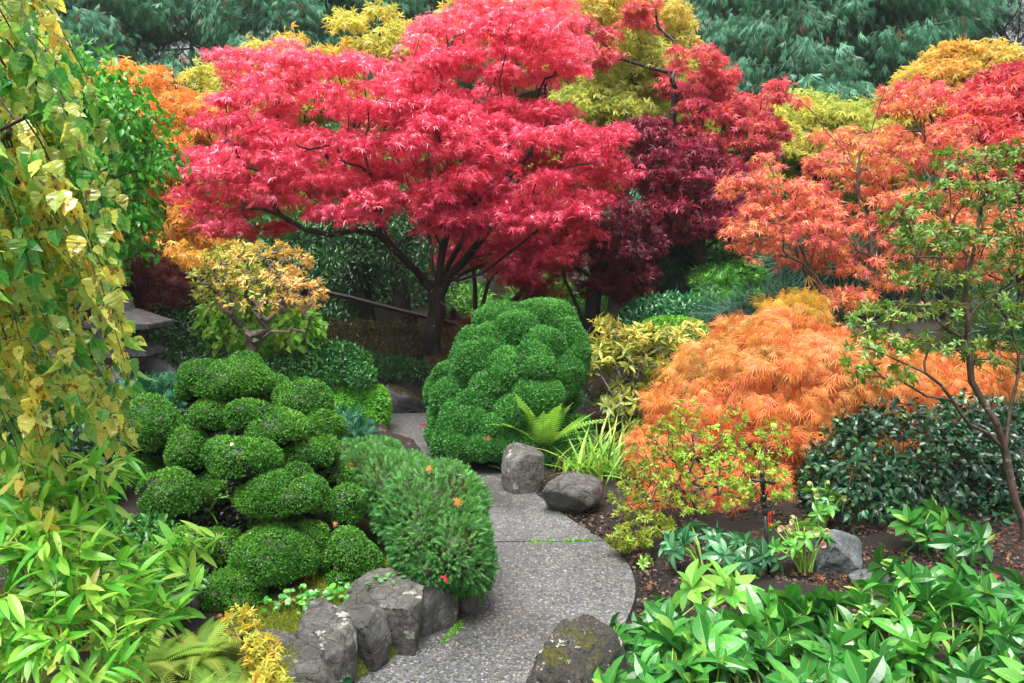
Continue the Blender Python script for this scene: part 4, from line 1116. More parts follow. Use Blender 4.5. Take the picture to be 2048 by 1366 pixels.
M_AZ = leafmat('azalea_leaf', ['#7d7a24', '#8fa02c', '#8cba34', '#a8d048', '#c88a30'], .42, .35, .5)
M_AZY = leafmat('autumn_azalea_leaf', ['#b0bc50', '#ccc460', '#dcbc68', '#e2ac68'], .45, .36, .45)
M_RHO = leafmat('narrow_rhododendron_leaf', ['#335a20', '#4f7f2c', '#6a9638', '#80a444', '#ac782c'], .35, .28, .6)
M_RHOY = leafmat('yellowing_rhododendron_leaf', ['#4f7230', '#86963e', '#b0b04a', '#ccba56', '#bc9244'], .4, .3, .5)
azl = on(*gp(1400, 1050)[:2])
whorls('azalea', 'fresh light green azalea with fine branching stems in front of the orange laceleaf mound', 'shrub',
       [[azl, azl + [-.05, 0, .12]], [azl + [.1, .05, 0], azl + [.2, .05, .15]], [azl + [-.1, .02, 0], azl + [-.3, .0, .12]], [azl + [.0, .1, 0], azl + [.0, .12, .2]], [azl + [.28, .0, 0.], azl + [.35, 0, .15]]],
       [ell(1400, 900, 100, 40, 5.9, .25), ell(1310, 960, 84, 50, 5.8, .26), ell(1480, 940, 86, 40, 5.7, .24), ell(1545, 885, 40, 34, 5.8, .2), ell(1378, 825, 36, 30, 6, .15), ell(1470, 845, 34, 34, 6, .15), ell(1560, 855, 30, 20, 5.9, .1), ell(1345, 850, 30, 30, 6, .12), ell(1430, 880, 60, 30, 5.9, .2), ell(1290, 910, 40, 40, 5.9, .15), ell(1260, 1000, 50, 40, 5.8, .2), ell(1340, 880, 50, 40, 5.9, .2), ell(1530, 965, 56, 40, 5.7, .2), ell(1400, 985, 110, 40, 5.6, .25)],
       820, 9, TM_LANCE, .033, M_AZ, B_BROWN, .018, .0022, .6, seed=1, tintfn=lambda P, q: np.clip(np.where(P[:, 0] < at(1340, 900, 5.8)[0], .12 + .25 * q, .45 + .3 * q) + .12 * rng.normal(size=len(P)) + .5 * (rng.uniform(size=len(P)) < .03), 0, 1))
a2 = on(*gp(1275, 1085)[:2])
whorls('azalea', 'low olive coloured azalea tuft on bare soil beside the path', 'shrub', [[a2, a2 + [0, 0, .03]]], [ell(1265, 1070, 46, 22, 5.35, .16), ell(1310, 1050, 40, 22, 5.4, .14), ell(1240, 1085, 30, 16, 5.3, .1)], 190, 9, TM_LANCE, .034, M_AZ, B_BROWN, .01, .002, .7, seed=2,
       tintfn=lambda P, q: np.clip(.05 + .3 * q + .12 * rng.normal(size=len(P)), 0, 1))
rb = on(*at(1275, 880, 8.3)[:2])
whorls('rhododendron', 'tall open rhododendron of yellowing leaf rosettes right of the green dome', 'shrub', [[rb, rb + [0, 0, .2]], [rb + [.15, 0, 0], rb + [.25, 0, .25]], [rb + [-.15, 0, 0], rb + [-.25, 0, .25]], [rb + [.3, .1, 0], rb + [.4, .1, .2]]],
       [ell(1290, 700, 105, 50, 8.4, .45), ell(1215, 760, 44, 80, 8.2, .3), ell(1370, 690, 56, 40, 8.5, .35), ell(1250, 820, 56, 40, 8., .3), ell(1320, 780, 90, 60, 8.2, .4), ell(1210, 670, 36, 40, 8.6, .3), ell(1380, 780, 50, 40, 8.2, .3)],
       360, 9, TM_LANCE, .105, M_RHOY, B_GREY, .025, .004, .75, seed=3, jit=.2, extra_up=.9, tintfn=lambda P, q: np.clip(.1 + .5 * q + .5 * (P[:, 2] - .7) + .15 * rng.normal(size=len(P)), 0, 1))
yb = on(*at(502, 735, 8.6)[:2])
f1 = at(505, 690, 8.6)
whorls('azalea', 'gnarled azalea with bare grey branches and yellow orange autumn leaves', 'shrub', [[yb, f1], [f1, at(470, 640, 8.6), at(440, 600, 8.5)], [f1, at(520, 640, 8.6), at(530, 590, 8.7)], [f1, at(580, 665, 8.5), at(620, 640, 8.4)], [f1, at(500, 640, 8.9), at(480, 580, 9)]],
       [ell(520, 530, 108, 42, 8.7, .5), ell(440, 540, 56, 36, 8.6, .4), ell(600, 580, 46, 44, 8.6, .4), ell(530, 580, 100, 44, 8.5, .5), ell(430, 580, 40, 40, 8.7, .3), ell(640, 600, 16, 12, 8.5, .1), ell(500, 500, 90, 20, 8.7, .3)],
       470, 8, TM_LANCE, .062, M_AZY, B_GREY, .06, .0045, .75, seed=4, jit=.35, sub=3, extra_up=.9, stemname='trunk', tintfn=lambda P, q: np.clip(.35 + .5 * q * .7 + .7 * (P[:, 0] - at(520, 560, 8.6)[0]) + .15 * rng.normal(size=len(P)), 0, 1))
M_LIME = leafmat('lime_green_leaf', ['#4a9a2c', '#6cb83c', '#90cc4a', '#a8c050'], .35, .36, .55, vein=.3)
bush('leafy_shrub', 'bright green shrub of hanging oval leaves behind the gnarled azalea', 'shrub', [ell(520, 640, 95, 70, 9.1, .45), ell(446, 655, 46, 66, 9.0, .35), ell(600, 665, 50, 50, 9.0, .35), ell(520, 570, 70, 50, 9.5, .4), ell(480, 700, 60, 30, 9.2, .3)], 2600, TM_OVAL, .1, M_LIME, hang=.8, seed=1, tintfn=patchy(2, 3, .55, .25, .3))
bush('evergreen_shrub', 'rounded mid green shrub above the bright green mat', 'shrub', [ell(670, 730, 76, 46, 8.9, .45), ell(580, 750, 80, 34, 8.8, .4), ell(720, 750, 34, 30, 8.7, .3), ell(620, 710, 60, 30, 9.1, .4)], 9000, TM_OVAL, .04, M_MIDG, seed=2, tintfn=patchy(3, 4, .35, .22, .3))
bush('evergreen_shrub', 'small leaved green shrub on top of the rock face at the path end', 'shrub', [ell(790, 738, 56, 26, 10, .35), ell(840, 742, 30, 20, 9.9, .25), ell(740, 730, 40, 30, 10.1, .3)], 4200, TM_OVAL, .04, M_MIDG, seed=3, tintfn=patchy(3, 4, .2, .2, .3))
bush('azalea_hedge', 'dark olive azalea hedge in the shade left of the crimson maple trunk', 'hedge', [ell(720, 685, 90, 46, 11, .5), ell(800, 690, 70, 44, 10.9, .5), ell(670, 690, 50, 44, 11, .4)], 9000, TM_LANCE, .05, M_OLIVE, seed=4, tintfn=patchy(2, 5, .5, .3, .3))
bush('azalea_hedge', 'shaded green azalea hedge between the crimson maple trunk and the dome', 'hedge', [ell(905, 700, 40, 44, 10.9, .4), ell(880, 740, 36, 28, 10.1, .3), ell(940, 690, 40, 44, 11.2, .4)], 5000, TM_LANCE, .05, M_OLIVE, seed=5, tintfn=patchy(2, 6, .6, .3, .3))
M_MAT = leafmat('bright_mat_leaf', ['#3f8a24', '#5aa82e', '#78c038', '#9ab83c'], .5, .25, .35, inner_shade='#26300c')
bush('heath_mat', 'bright green mossy heath mat spilling over the stones at the far bend', 'ground cover', [ell(735, 815, 44, 36, 8.75, .3), ell(690, 812, 44, 40, 8.7, .35), ell(755, 820, 24, 50, 8.7, .25), ell(650, 820, 40, 34, 8.6, .3), ell(715, 845, 34, 34, 8.6, .2)], 26000, TM_TINY, .028, M_MAT, lump=.07, inner=.1, cor=.88, stems=0, seed=6, hang=.5, tintfn=patchy(4, 6, .45, .25, .3))
bush('evergreen_shrub', 'dark green fine leaved shrub between the stone lantern and the gnarled azalea', 'shrub', [ell(370, 660, 62, 40, 9, .4), ell(400, 720, 60, 50, 8.8, .4), ell(330, 620, 60, 34, 9.2, .4), ell(300, 690, 80, 60, 9.2, .4)], 9000, TM_LANCE, .05, M_DKG, seed=7, tintfn=patchy(3, 4, .5, .3, .3))
M_JUN = leafmat('juniper_spray', ['#1f5038', '#2f6a4a', '#4a8260'], .5, .2, .35)
TM_SPR2 = [leaf_spray(5, 20 + k, .5, .6, .06) for k in range(2)]
bush('juniper', 'blue green spreading juniper below the stone lantern', 'shrub', [ell(290, 810, 70, 36, 6.6, .4), ell(220, 830, 70, 40, 6.6, .4), ell(350, 790, 40, 24, 6.8, .3)], 2600, TM_SPR2, .12, M_JUN, seed=8, stems=40, hang=.1)
bush('juniper', 'feathery juniper on the bank between the cloud pruned conifer and the path bend', 'shrub', [ell(712, 872, 36, 26, 7.3, .25), ell(690, 850, 30, 24, 7.5, .25)], 800, TM_SPR2, .1, M_JUN, seed=9, stems=20, hang=.2)
bush('low_conifer', 'grey green low conifer cushion behind the dwarf spruce', 'ground cover', [ell(740, 905, 60, 18, 6.6, .35), ell(700, 915, 60, 24, 6.4, .35)], 4200, TM_SP, .035, M_SPRUCE, seed=10, stems=0, cor=.85, lump=.06, inner=.1)
M_BLUE = leafmat('leathery_leaf', ['#1c5a30', '#2f7a44', '#468a55', '#6a9c70'], .3, .2, .7)
bush('rhododendron', 'broad glossy green rhododendron mound behind the yellowing rhododendron', 'shrub', [ell(1345, 620, 86, 32, 11, .6), ell(1290, 640, 60, 30, 10.8, .5), ell(1400, 640, 40, 26, 10.8, .5)], 4800, TM_LANCE, .085, M_BLUE, seed=11, tintfn=patchy(3, 4, .5, .3, .3))
bush('clipped_mound', 'smooth clipped green mound below the glossy rhododendron mound', 'shrub', [ell(1345, 665, 70, 30, 9.9, .45), ell(1400, 690, 40, 26, 9.7, .35)], 7000, TM_TINY, .035, M_MAT, lump=.06, inner=.08, cor=.9, stems=0, seed=12)
M_YGF = leafmat('fine_green_leaf', ['#2c6a24', '#458a30', '#69a840', '#8cba4a'], .45, .3, .45)
bush('green_maple', 'low spreading fresh green laceleaf maple behind the orange mound', 'tree', [ell(1500, 555, 110, 34, 11.6, .6), ell(1440, 570, 60, 30, 11.4, .5), ell(1590, 570, 60, 28, 11.4, .5), ell(1480, 600, 90, 20, 11., .5)], 6500, TM_SMALLSTAR, .07, M_YGF, seed=13, tintfn=patchy(2, 4, .4, .3, .3))
bush('cypress', 'dark drooping cypress behind the maroon maple trunks', 'tree', [ell(1350, 540, 44, 50, 12.6, .5), ell(1330, 500, 40, 40, 12.7, .4)], 1100, TM_SPRAY, .3, M_JUN, seed=14, hang=.9, up=0, stems=20)
M_WPINE = leafmat('soft_pine_needle', ['#2a5a48', '#4a7d64', '#6a967e'], .5, .2, .35)
TM_WP = [leaf_needles(12, 1.0, .02, 50, k) for k in range(2)]
bush('weeping_pine', 'grey green soft needled pine between the green laceleaf maple and the orange mound', 'tree', [ell(1480, 622, 60, 20, 10.4, .4), ell(1540, 615, 60, 20, 10.5, .4), ell(1600, 600, 60, 24, 10.6, .4)], 1500, TM_WP, .22, M_WPINE, seed=15, hang=.9, up=0, stems=20)
bush('weeping_pine', 'blue green pine showing through the lower boughs of the coral maple', 'tree', [ell(1680, 540, 90, 50, 11, .5), ell(1600, 520, 50, 40, 11.2, .4), ell(1750, 560, 60, 40, 11, .4)], 2400, TM_WP, .24, M_WPINE, seed=16, hang=.5, up=0, stems=20)
bush('weeping_pine', 'dark green pine in shade behind the slender rhododendron tree at the right edge', 'tree', [ell(2000, 700, 70, 80, 8.9, .5), ell(2060, 740, 80, 90, 8.9, .5), ell(1980, 780, 50, 40, 8.7, .4)], 2600, TM_WP, .2, M_DKG, seed=17, hang=.3, up=0, stems=30)
# leafy undergrowth further back
ug = [(930, 610, 60, 40, 15, 'light green undergrowth shrub seen left of the thin stemmed red maple'), (1080, 600, 70, 50, 15.5, 'yellow green undergrowth shrub seen between the thin dark stems'), (1230, 590, 70, 50, 15, 'light green undergrowth shrub below the purple maple'), (1440, 500, 80, 50, 15.5, 'green undergrowth shrub behind the maroon maple'),
      (1560, 480, 80, 50, 15.5, 'green undergrowth shrub behind the coral maple stems'), (780, 570, 110, 60, 17, 'dim green undergrowth shrub between the two shade trees'), (600, 540, 90, 60, 16, 'dim green undergrowth shrub behind the gnarled azalea'), (430, 530, 80, 50, 14.5, 'fresh green undergrowth shrub beside the wooden fence'), (640, 640, 70, 40, 13, 'dark undergrowth shrub at the foot of the shade trees'), (1700, 470, 110, 80, 15, 'green undergrowth shrub behind the coral crown'), (1900, 500, 130, 90, 15, 'green undergrowth shrub under the scarlet crown'), (330, 560, 90, 60, 14.5, 'green undergrowth shrub below the orange maple'), (120, 560, 140, 90, 13, 'green undergrowth shrub behind the birch curtain')]
for i, (cx, cy, rx, ry, Yd, lb) in enumerate(ug):
    bush('undergrowth_shrub', lb, 'shrub', [ell(cx, cy, rx, ry, Yd, .8), ell(cx + rx * .5, cy + ry * .4, rx * .6, ry * .7, Yd - .3, .6), ell(cx - rx * .5, cy + ry * .4, rx * .6, ry * .7, Yd - .2, .6)], 3200, TM_OVAL if i % 2 else TM_LANCE, .11, [M_YGF, M_YGF, M_GREEN, M_MIDG, M_YGF, M_DKG, M_DKG, M_GREEN, M_DKG, M_MIDG, M_MIDG, M_MIDG, M_MIDG][i], seed=40 + i, stems=25, group='undergrowth behind the maples')
# the far-off wood floor: one mass of green
rng = np.random.default_rng(77)
mb = MB(); n = 26000
P = np.stack([rng.uniform(-17, 17, n), rng.uniform(17.5, 21, n), rng.uniform(0, 1, n) ** .8 * 3.6], 1)
P[:, 2] = (P[:, 2] * (1 + .25 * np.sin(P[:, 0] * 1.3) + .2 * np.sin(P[:, 0] * .47 + 1))) + gz(P[:, 0], P[:, 1])
scatter(mb, TM_LANCE, P, rdir(n) + [0, 0, .2], rdir(n) + [0, -.6, .5], .24 * rng.uniform(.6, 1.3, n), np.clip(.3 + .3 * fbm(P, .6, 4) + .2 * rng.normal(size=n), 0, 1))
o = mb.build('woodland', M_MIDG); o['kind'] = 'stuff'

# slender rhododendron tree at the right edge
r1 = on(*gp(2050, 1130)[:2]); Yr = r1[1]
j1 = at(2010, 900, Yr); j0 = at(2030, 1000, Yr)
rt_tr = [[r1, j0, j1, at(1965, 800, Yr), at(1940, 720, Yr), at(1936, 640, Yr), at(1934, 560, Yr)], [at(2015, 935, Yr), at(1940, 850, Yr - .1), at(1905, 800, Yr - .15), at(1850, 745, Yr - .2), at(1760, 705, Yr - .2)], [at(1905, 800, Yr - .15), at(1800, 760, Yr - .3), at(1720, 750, Yr - .3)],
         [at(1940, 720, Yr), at(2000, 760, Yr + .1), at(2060, 790, Yr + .2)], [at(1936, 640, Yr), at(1990, 590, Yr), at(2060, 560, Yr)], [at(1934, 560, Yr), at(1900, 470, Yr), at(1870, 400, Yr)], [at(1934, 560, Yr), at(1960, 430, Yr + .1), at(1950, 330, Yr + .1)],
         [at(2010, 900, Yr), at(2040, 740, Yr + .1), at(2020, 650, Yr + .15)], [at(2060, 560, Yr), at(2000, 500, Yr), at(1880, 490, Yr)], [j0, at(2060, 960, Yr + .1)]]
whorls('rhododendron_tree', 'slender rhododendron tree with thin bare limbs and tufts of narrow leaves', 'tree', rt_tr,
       [ell(1890, 480, 110, 34, Yr, .3), ell(1830, 620, 100, 24, Yr, .3), ell(1760, 690, 60, 26, Yr - .2, .25), ell(1980, 620, 70, 40, Yr, .3), ell(1860, 550, 80, 28, Yr, .3), ell(1940, 320, 80, 26, Yr + .1, .25), ell(1920, 390, 90, 28, Yr, .3), ell(2020, 430, 50, 70, Yr + .1, .3), ell(1870, 680, 90, 26, Yr, .3), ell(1770, 750, 60, 20, Yr - .3, .2), ell(2030, 530, 50, 50, Yr, .3), ell(1980, 700, 60, 30, Yr + .1, .2), ell(1800, 430, 40, 20, Yr, .2), ell(2020, 320, 40, 40, Yr, .2), ell(1745, 640, 50, 34, Yr - .1, .2), ell(1725, 735, 40, 24, Yr - .25, .15), ell(1850, 470, 60, 30, Yr, .2)],
       900, 9, TM_LANCE, .044, M_RHO, B_BROWN, .025, .0016, .5, seed=9, jit=.09, curve=.08, sub=2, stemname='trunk', tintfn=lambda P, q: np.clip(.35 + .4 * q + .15 * rng.normal(size=len(P)) + .45 * (rng.uniform(size=len(P)) < .08), 0, 1))
# dark hydrangea bank
M_HYD = leafmat('dark_glossy_leaf', ['#0f3020', '#173f27', '#205234', '#346a42', '#58943e'], .3, .22, .6, vein=.1)
bush('hydrangea', 'dark glossy green hydrangea bank with tiny seed heads on the right', 'shrub', [ell(1800, 940, 190, 120, 6.1, .5), ell(1960, 910, 110, 105, 6.3, .5), ell(1690, 980, 90, 90, 5.9, .4), ell(1890, 1050, 170, 70, 5.8, .4), ell(2060, 980, 80, 120, 6.1, .4), ell(1740, 870, 90, 50, 6.4, .4)], 16000, [leaf_blade(.55, 4, .25, .15, .4), leaf_blade(.5, 4, .45, .1, .42)], .058, M_HYD, seed=20, inner=.45, lump=.3, lscale=5, up=0, hang=.25, stems=140,
     zmin=lambda p: gz(p[:, 0], p[:, 1]) + .02, tintfn=lambda P, q: np.clip(.35 + .25 * rng.normal(size=len(P)) + .2 * fbm(P, 3, 5) + .3 * (q > .95), 0, 1))

# ------------------------------------------------------------------ fern, grass, small plants
M_FERN = leafmat('fern_frond', ['#5a9a34', '#7eb844', '#a0cc58', '#b8b45c'], .45, .35, .4)
TM_FERN = [leaf_fern(24, .14, .35, 1), leaf_fern(26, .13, .55, 2), leaf_fern(24, .14, .75, 3)]
def fern(label, c, n, L, seed, mat=M_FERN, tilt=.6, tint=(.2, .8), name='fern', tm=None):
    global rng
    rng = np.random.default_rng(8000 + seed)
    root = thing(name, label, 'fern', c)
    th = np.arange(n) / n * 2 * PI + rng.uniform(-.3, .3, n)
    o = np.stack([np.cos(th), np.sin(th), 0 * th], 1)
    D = nrm(o * tilt * rng.uniform(.5, 1.3, (n, 1)) + [0, 0, 1.])
    for i in range(n):
        mb = MB()
        scatter(mb, tm or TM_FERN, c[None] + o[i:i + 1] * .02, D[i:i + 1], -o[i:i + 1] + np.array([[0, 0, .9]]), L * rng.uniform(.75, 1.1, 1), rng.uniform(*tint, 1))
        mb.build('frond', mat, root)
    return root
fc = gp(1085, 940) + [0, .1, .02]
fern('sword fern with upright narrow fronds behind the squared boulder', fc, 26, .78, 1, tilt=.45)
fern('small bright fern at the foot of the squared boulder beside the path', gp(1010, 950) + [.02, .05, 0], 9, .2, 2, tilt=.9)
M_GRASS = leafmat('strap_leaf', ['#4a8a2a', '#74b03c', '#9cc850', '#c8c870'], .4, .35, .5)
TM_STRAP = [leaf_blade(.06, 6, .5, .2, .3), leaf_blade(.05, 6, .9, .2, .3), leaf_blade(.055, 6, .2, .2, .3)]
def straps(name, label, cx, cy, n, L, spread, seed, mat=M_GRASS, z=0.):
    global rng
    rng = np.random.default_rng(8100 + seed)
    c = on(*gp(cx, cy, z)[:2])
    root = thing(name, label, 'plant', c)
    P = c + np.stack([rng.normal(size=n) * spread, rng.normal(size=n) * spread * .6, 0 * np.ones(n)], 1)
    o = rdir(n); o[:, 2] = 0
    D = nrm(o * rng.uniform(.2, 1.1, (n, 1)) + [0, 0, 1.])
    mb = MB(); scatter(mb, TM_STRAP, P, D, -o + [0, 0, .8], L * rng.uniform(.55, 1.15, n), rng.uniform(size=n))
    mb.build('foliage', mat, root)
straps('daylily', 'clump of arching pale green strap leaves behind the dark angular boulder', 1195, 965, 90, .4, .13, 1)
straps('daylily', 'tall thin strap leaves rising beside the sword fern', 1150, 950, 36, .42, .08, 2)
straps('grass_tuft', 'loose grass tuft between the strap leaves and the orange mound', 1225, 930, 50, .36, .12, 3)
straps('grass_tuft', 'fine grassy tuft in the gap behind the clipped mound', 1120, 838, 60, .36, .1, 4, M_WPINE)

# ------------------------------------------------------------------ hellebores
M_HEL = leafmat('hellebore_leaf', ['#1d6226', '#2f7e2e', '#459636', '#68b040', '#98bc54'], .3, .25, .55, vein=.28, sidevein=.1, spots=('#6f6428', 70, .66, .3))
M_HELD = leafmat('blue_green_hellebore_leaf', ['#1a5a34', '#2a7040', '#468a58', '#5f9a6a'], .3, .2, .65, vein=.3)
M_STALK = leafmat('green_stalk', ['#6a9a3a', '#8cb450', '#a8a860'], .5, .1, .4)
M_PETAL = leafmat('hellebore_petal', ['#b8d878', '#d0dca0', '#d8b8a0', '#d89a9a'], .5, .35, .4)
TM_HEL = [leaf_blade(.42, 7, .25, .22, .55), leaf_blade(.38, 7, .5, .18, .55), leaf_blade(.46, 7, .1, .25, .5, 0, .25), leaf_blade(.42, 7, .7, .15, .55, 0, -.25)]
HG = 'hellebores in the bed at the lower right'
def hellebore(label, c, nst, H, L, seed, mat=M_HEL, flowers=0, ftint=(0, 1), spread=.2, group=HG, tintr=(0., 1.)):
    global rng
    rng = np.random.default_rng(9000 + seed)
    root = thing('hellebore', label, 'plant', c, group)
    fol, st = MB(), MB()
    for k in range(nst):
        a = rng.uniform(0, 2 * PI) if nst > 1 else 0
        lean = rng.uniform(.15, 1.) * spread
        h = H * rng.uniform(.6, 1.1)
        b = c + np.array([math.cos(a), math.sin(a), 0]) * .03
        t = b + np.array([math.cos(a) * lean, math.sin(a) * lean, h])
        m1 = b * .5 + t * .5 + np.array([-math.cos(a) * lean * .15, -math.sin(a) * lean * .15, h * .1])
        g_ = dict(P=np.array([b, m1, t]), par=np.array([-1, 0, 1]), R=np.array([.005, .0045, .0035]), w=np.array([3., 2, 1])); tubes(st, g_, 5, 1.2)
        ax = nrm(t - m1 + np.array([math.cos(a), math.sin(a), 0]) * .02)
        m = rng.integers(6, 9)
        sx = nrm(np.cross(ax, [.3, .9, .1])); sy = np.cross(ax, sx)
        th = np.linspace(0, 2 * PI, m, endpoint=False) + rng.uniform(0, 6) + rng.normal(size=m) * .12
        D = sx * np.cos(th)[:, None] + sy * np.sin(th)[:, None] + ax * rng.uniform(.05, .55)
        N = np.tile(ax, (m, 1)) + rng.normal(size=(m, 3)) * .12
        q = rng.uniform(*tintr)
        scatter(fol, TM_HEL, np.tile(t, (m, 1)), D, N, L * rng.uniform(.7, 1.1, m) * rng.uniform(.8, 1.1), np.clip(q + rng.normal(size=m) * .12, 0, 1))
        if rng.uniform() < .5:      # young upright leaves
            scatter(fol, TM_HEL, np.tile(t, (2, 1)), ax + rng.normal(size=(2, 3)) * .3, -sx + rng.normal(size=(2, 3)) * .3, L * rng.uniform(.5, .8, 2), np.array([.9, .8]))
    fol.build('foliage', mat, root); st.build('stalks', M_STALK, root, True)
    for k in range(flowers):
        a = rng.uniform(0, 2 * PI)
        t = c + np.array([math.cos(a) * spread * rng.uniform(.2, .9), math.sin(a) * spread * rng.uniform(.2, .9), H * rng.uniform(.85, 1.25)])
        mb = MB(); fd = nrm(np.array([math.cos(a), math.sin(a) - .8, -.1 + rng.uniform(-.3, .5)]))
        sx = nrm(np.cross(fd, [.1, .2, 1])); sy = np.cross(fd, sx); th = np.arange(5) / 5 * 2 * PI
        D = (sx * np.cos(th)[:, None] + sy * np.sin(th)[:, None]) * .8 + fd * .55
        q = rng.uniform(*ftint)
        scatter(mb, [leaf_blade(.85, 4, -.35, .15, .6)], np.tile(t, (5, 1)), D, np.tile(fd, (5, 1)), .034 * rng.uniform(.8, 1.1), np.full(5, q))
        fl = mb.build('flower', M_PETAL, root)
        mb = MB(); tubes(mb, dict(P=np.array([c, c * .4 + t * .6 + [0, 0, .02], t]), par=np.array([-1, 0, 1]), R=np.array([.004, .003, .0025]), w=np.array([3., 2, 1])), 4); mb.build('flower_stalk', M_STALK, fl, True)
    return root
hs = [  # top pixel, distance, stems, height, leaf length, label
    (1480, 1180, 4.15, 4, .36, .16, 'tall light green hellebore with one upright leaf, near the black pipe', .25, (.3, .75)),
    (1330, 1235, 4.2, 6, .24, .12, 'hellebore at the path corner, the one with leaves furthest up the path edge'),
    (1275, 1290, 3.9, 6, .24, .13, 'hellebore touching the right side of the mossy near boulder'),
    (1400, 1260, 3.85, 6, .28, .15, 'broad light green hellebore between the path corner plant and the tall one'),
    (1340, 1330, 3.5, 6, .28, .14, 'hellebore at the bottom edge just right of the mossy near boulder'),
    (1470, 1300, 3.6, 6, .3, .16, 'big leaved hellebore below the tall upright one, along the bottom edge'),
    (1570, 1240, 4.0, 6, .28, .15, 'hellebore directly in front of the pink flowering one'),
    (1600, 1310, 3.6, 6, .28, .15, 'hellebore with pale stalks at the bottom edge below the pink flowering one'),
    (1680, 1268, 3.95, 5, .24, .14, 'hellebore in front of the small moss capped stone'),
    (1700, 1340, 3.45, 6, .26, .14, 'hellebore at the bottom edge below the moss capped stone'),
    (1790, 1290, 3.75, 6, .28, .14, 'hellebore with a single pale green flower in the middle of the bed', .22, (.2, .7), 2),
    (1830, 1345, 3.45, 6, .26, .14, 'hellebore at the bottom edge under the one with a single pale flower'),
    (1835, 1195, 4.5, 4, .24, .14, 'hellebore to the right of the flat blue grey stone'),
    (1880, 1210, 4.4, 6, .26, .13, 'hellebore halfway between the flat stone and the slender tree'),
    (1910, 1280, 3.9, 6, .28, .14, 'hellebore with spreading leaves below the slender rhododendron tree'),
    (1960, 1340, 3.5, 6, .26, .14, 'hellebore in the lower right corner, second from the edge'),
    (1990, 1235, 4.2, 6, .26, .13, 'hellebore near the foot of the slender rhododendron tree'),
    (2045, 1300, 3.8, 6, .28, .14, 'hellebore cut by the right edge, below the slender tree'),
    (2050, 1370, 3.3, 5, .26, .14, 'hellebore in the very corner at the lower right'),
    (1750, 1250, 4.1, 4, .18, .12, 'small hellebore between the moss capped stone and the single flowered one'),
    (1540, 1365, 3.35, 6, .26, .14, 'hellebore at the bottom edge, third from the mossy near boulder'),
    (1420, 1370, 3.3, 6, .24, .14, 'hellebore at the bottom edge, second from the mossy near boulder'),
    (1265, 1350, 3.4, 5, .22, .12, 'hellebore hugging the base of the mossy near boulder'),
    (1830, 1115, 5.2, 3, .34, .14, 'hellebore with one high drooping leaf fan in front of the dark hydrangea', .2, (.2, .6)),
    (1910, 1130, 5.0, 4, .2, .12, 'dim hellebore in the shade of the hydrangea beside the slender tree', .2, (0, .3)),
]
for i, h in enumerate(hs):
    px, py, Yd, ns, H, L, lb = h[:7]
    t = at(px, py, Yd)
    c = on(t[0], Yd); H2 = max(.16, min(H, t[2] - c[2] + .02))
    hellebore(lb, c, ns + 2, H2, L, i, flowers=(h[9] if len(h) > 9 else 0), spread=(h[7] if len(h) > 7 else .2), tintr=(h[8] if len(h) > 8 else (.0, .52)), ftint=(0, .2))
hellebore('pink and cream flowering hellebore between the black pipe and the blue grey stone', on(*gp(1610, 1165)[:2]), 9, .24, .09, 60, flowers=11, ftint=(.0, 1), spread=.2, tintr=(.4, .9))
hellebore('pale green flowered hellebore behind the pointed blue grey stone', on(*gp(1640, 1090)[:2]), 6, .24, .09, 61, flowers=6, ftint=(0, .4), spread=.16, tintr=(.4, .9))
hellebore('low dark blue green hellebore clump beside the bare soil and the path', on(*gp(1410, 1150)[:2]), 15, .2, .1, 62, M_HELD, spread=.24)
hellebore('dark hellebore at the foot of the black pipe', on(*gp(1490, 1165)[:2]), 8, .16, .1, 63, M_HELD, spread=.18)
hellebore('small hellebore seedling with orange tinted leaves on the bare soil', on(*gp(1288, 1130)[:2]), 2, .03, .05, 64, M_HEL, spread=.03, tintr=(.9, 1))

# ------------------------------------------------------------------ irrigation riser
M_PIPE = plain('black_pipe', '#0c0f10', .35, .5, '#20262a', 30)
M_TAG = plain('orange_red_plastic', '#d8301c', .35)
M_STEEL = plain('dull_steel', '#7d7d78', .35, .5, None, 20, 1.)
sb = gp(1538, 1168); sx, sy = sb[0], sb[1]
top = at(1524, 948, sy)
root = thing('irrigation_riser', 'black irrigation riser pipe with an orange red tag among the hellebores', 'sprinkler', on(sx, sy))
def lathe(mb, a, b, prof, seg=14):
    a, b = np.array(a, float), np.array(b, float); d = b - a; L = np.linalg.norm(d); d = d / L
    x = nrm(np.cross(d, [.2, .9, .1])); y = np.cross(d, x)
    th = np.arange(seg) / seg * 2 * PI
    V = []
    for t, r in prof: V.append(a + d * t * L + r * (np.cos(th)[:, None] * x + np.sin(th)[:, None] * y))
    V = np.concatenate(V); k = np.arange(seg); k2 = (k + 1) % seg
    F = [np.stack([k + i * seg, k2 + i * seg, k2 + (i + 1) * seg, k + (i + 1) * seg], 1) for i in range(len(prof) - 1)]
    mb.add(V, np.concatenate(F))
z0 = on(sx, sy)
def along(t): return z0 + (top - z0) * t
mb = MB(); lathe(mb, along(0), along(.62), [(0, .0), (0, .0105), (1, .0105), (1, 0)]); mb.build('pipe', M_PIPE, root, True)
mb = MB(); lathe(mb, along(.6), along(.8), [(0, .0), (0, .013), (.08, .016), (.3, .016), (.32, .013), (.4, .013), (.42, .0175), (.6, .0175), (.62, .014), (.7, .014), (.72, .018), (.93, .018), (1, .012), (1, 0)]); mb.build('coupling', M_PIPE, root, True)
mb = MB(); lathe(mb, along(.79), along(.97), [(0, .0), (0, .009), (.3, .009), (.34, .013), (.9, .013), (1, .01), (1, 0)])
hd = mb.build('sprinkler_head', M_PIPE, root, True)
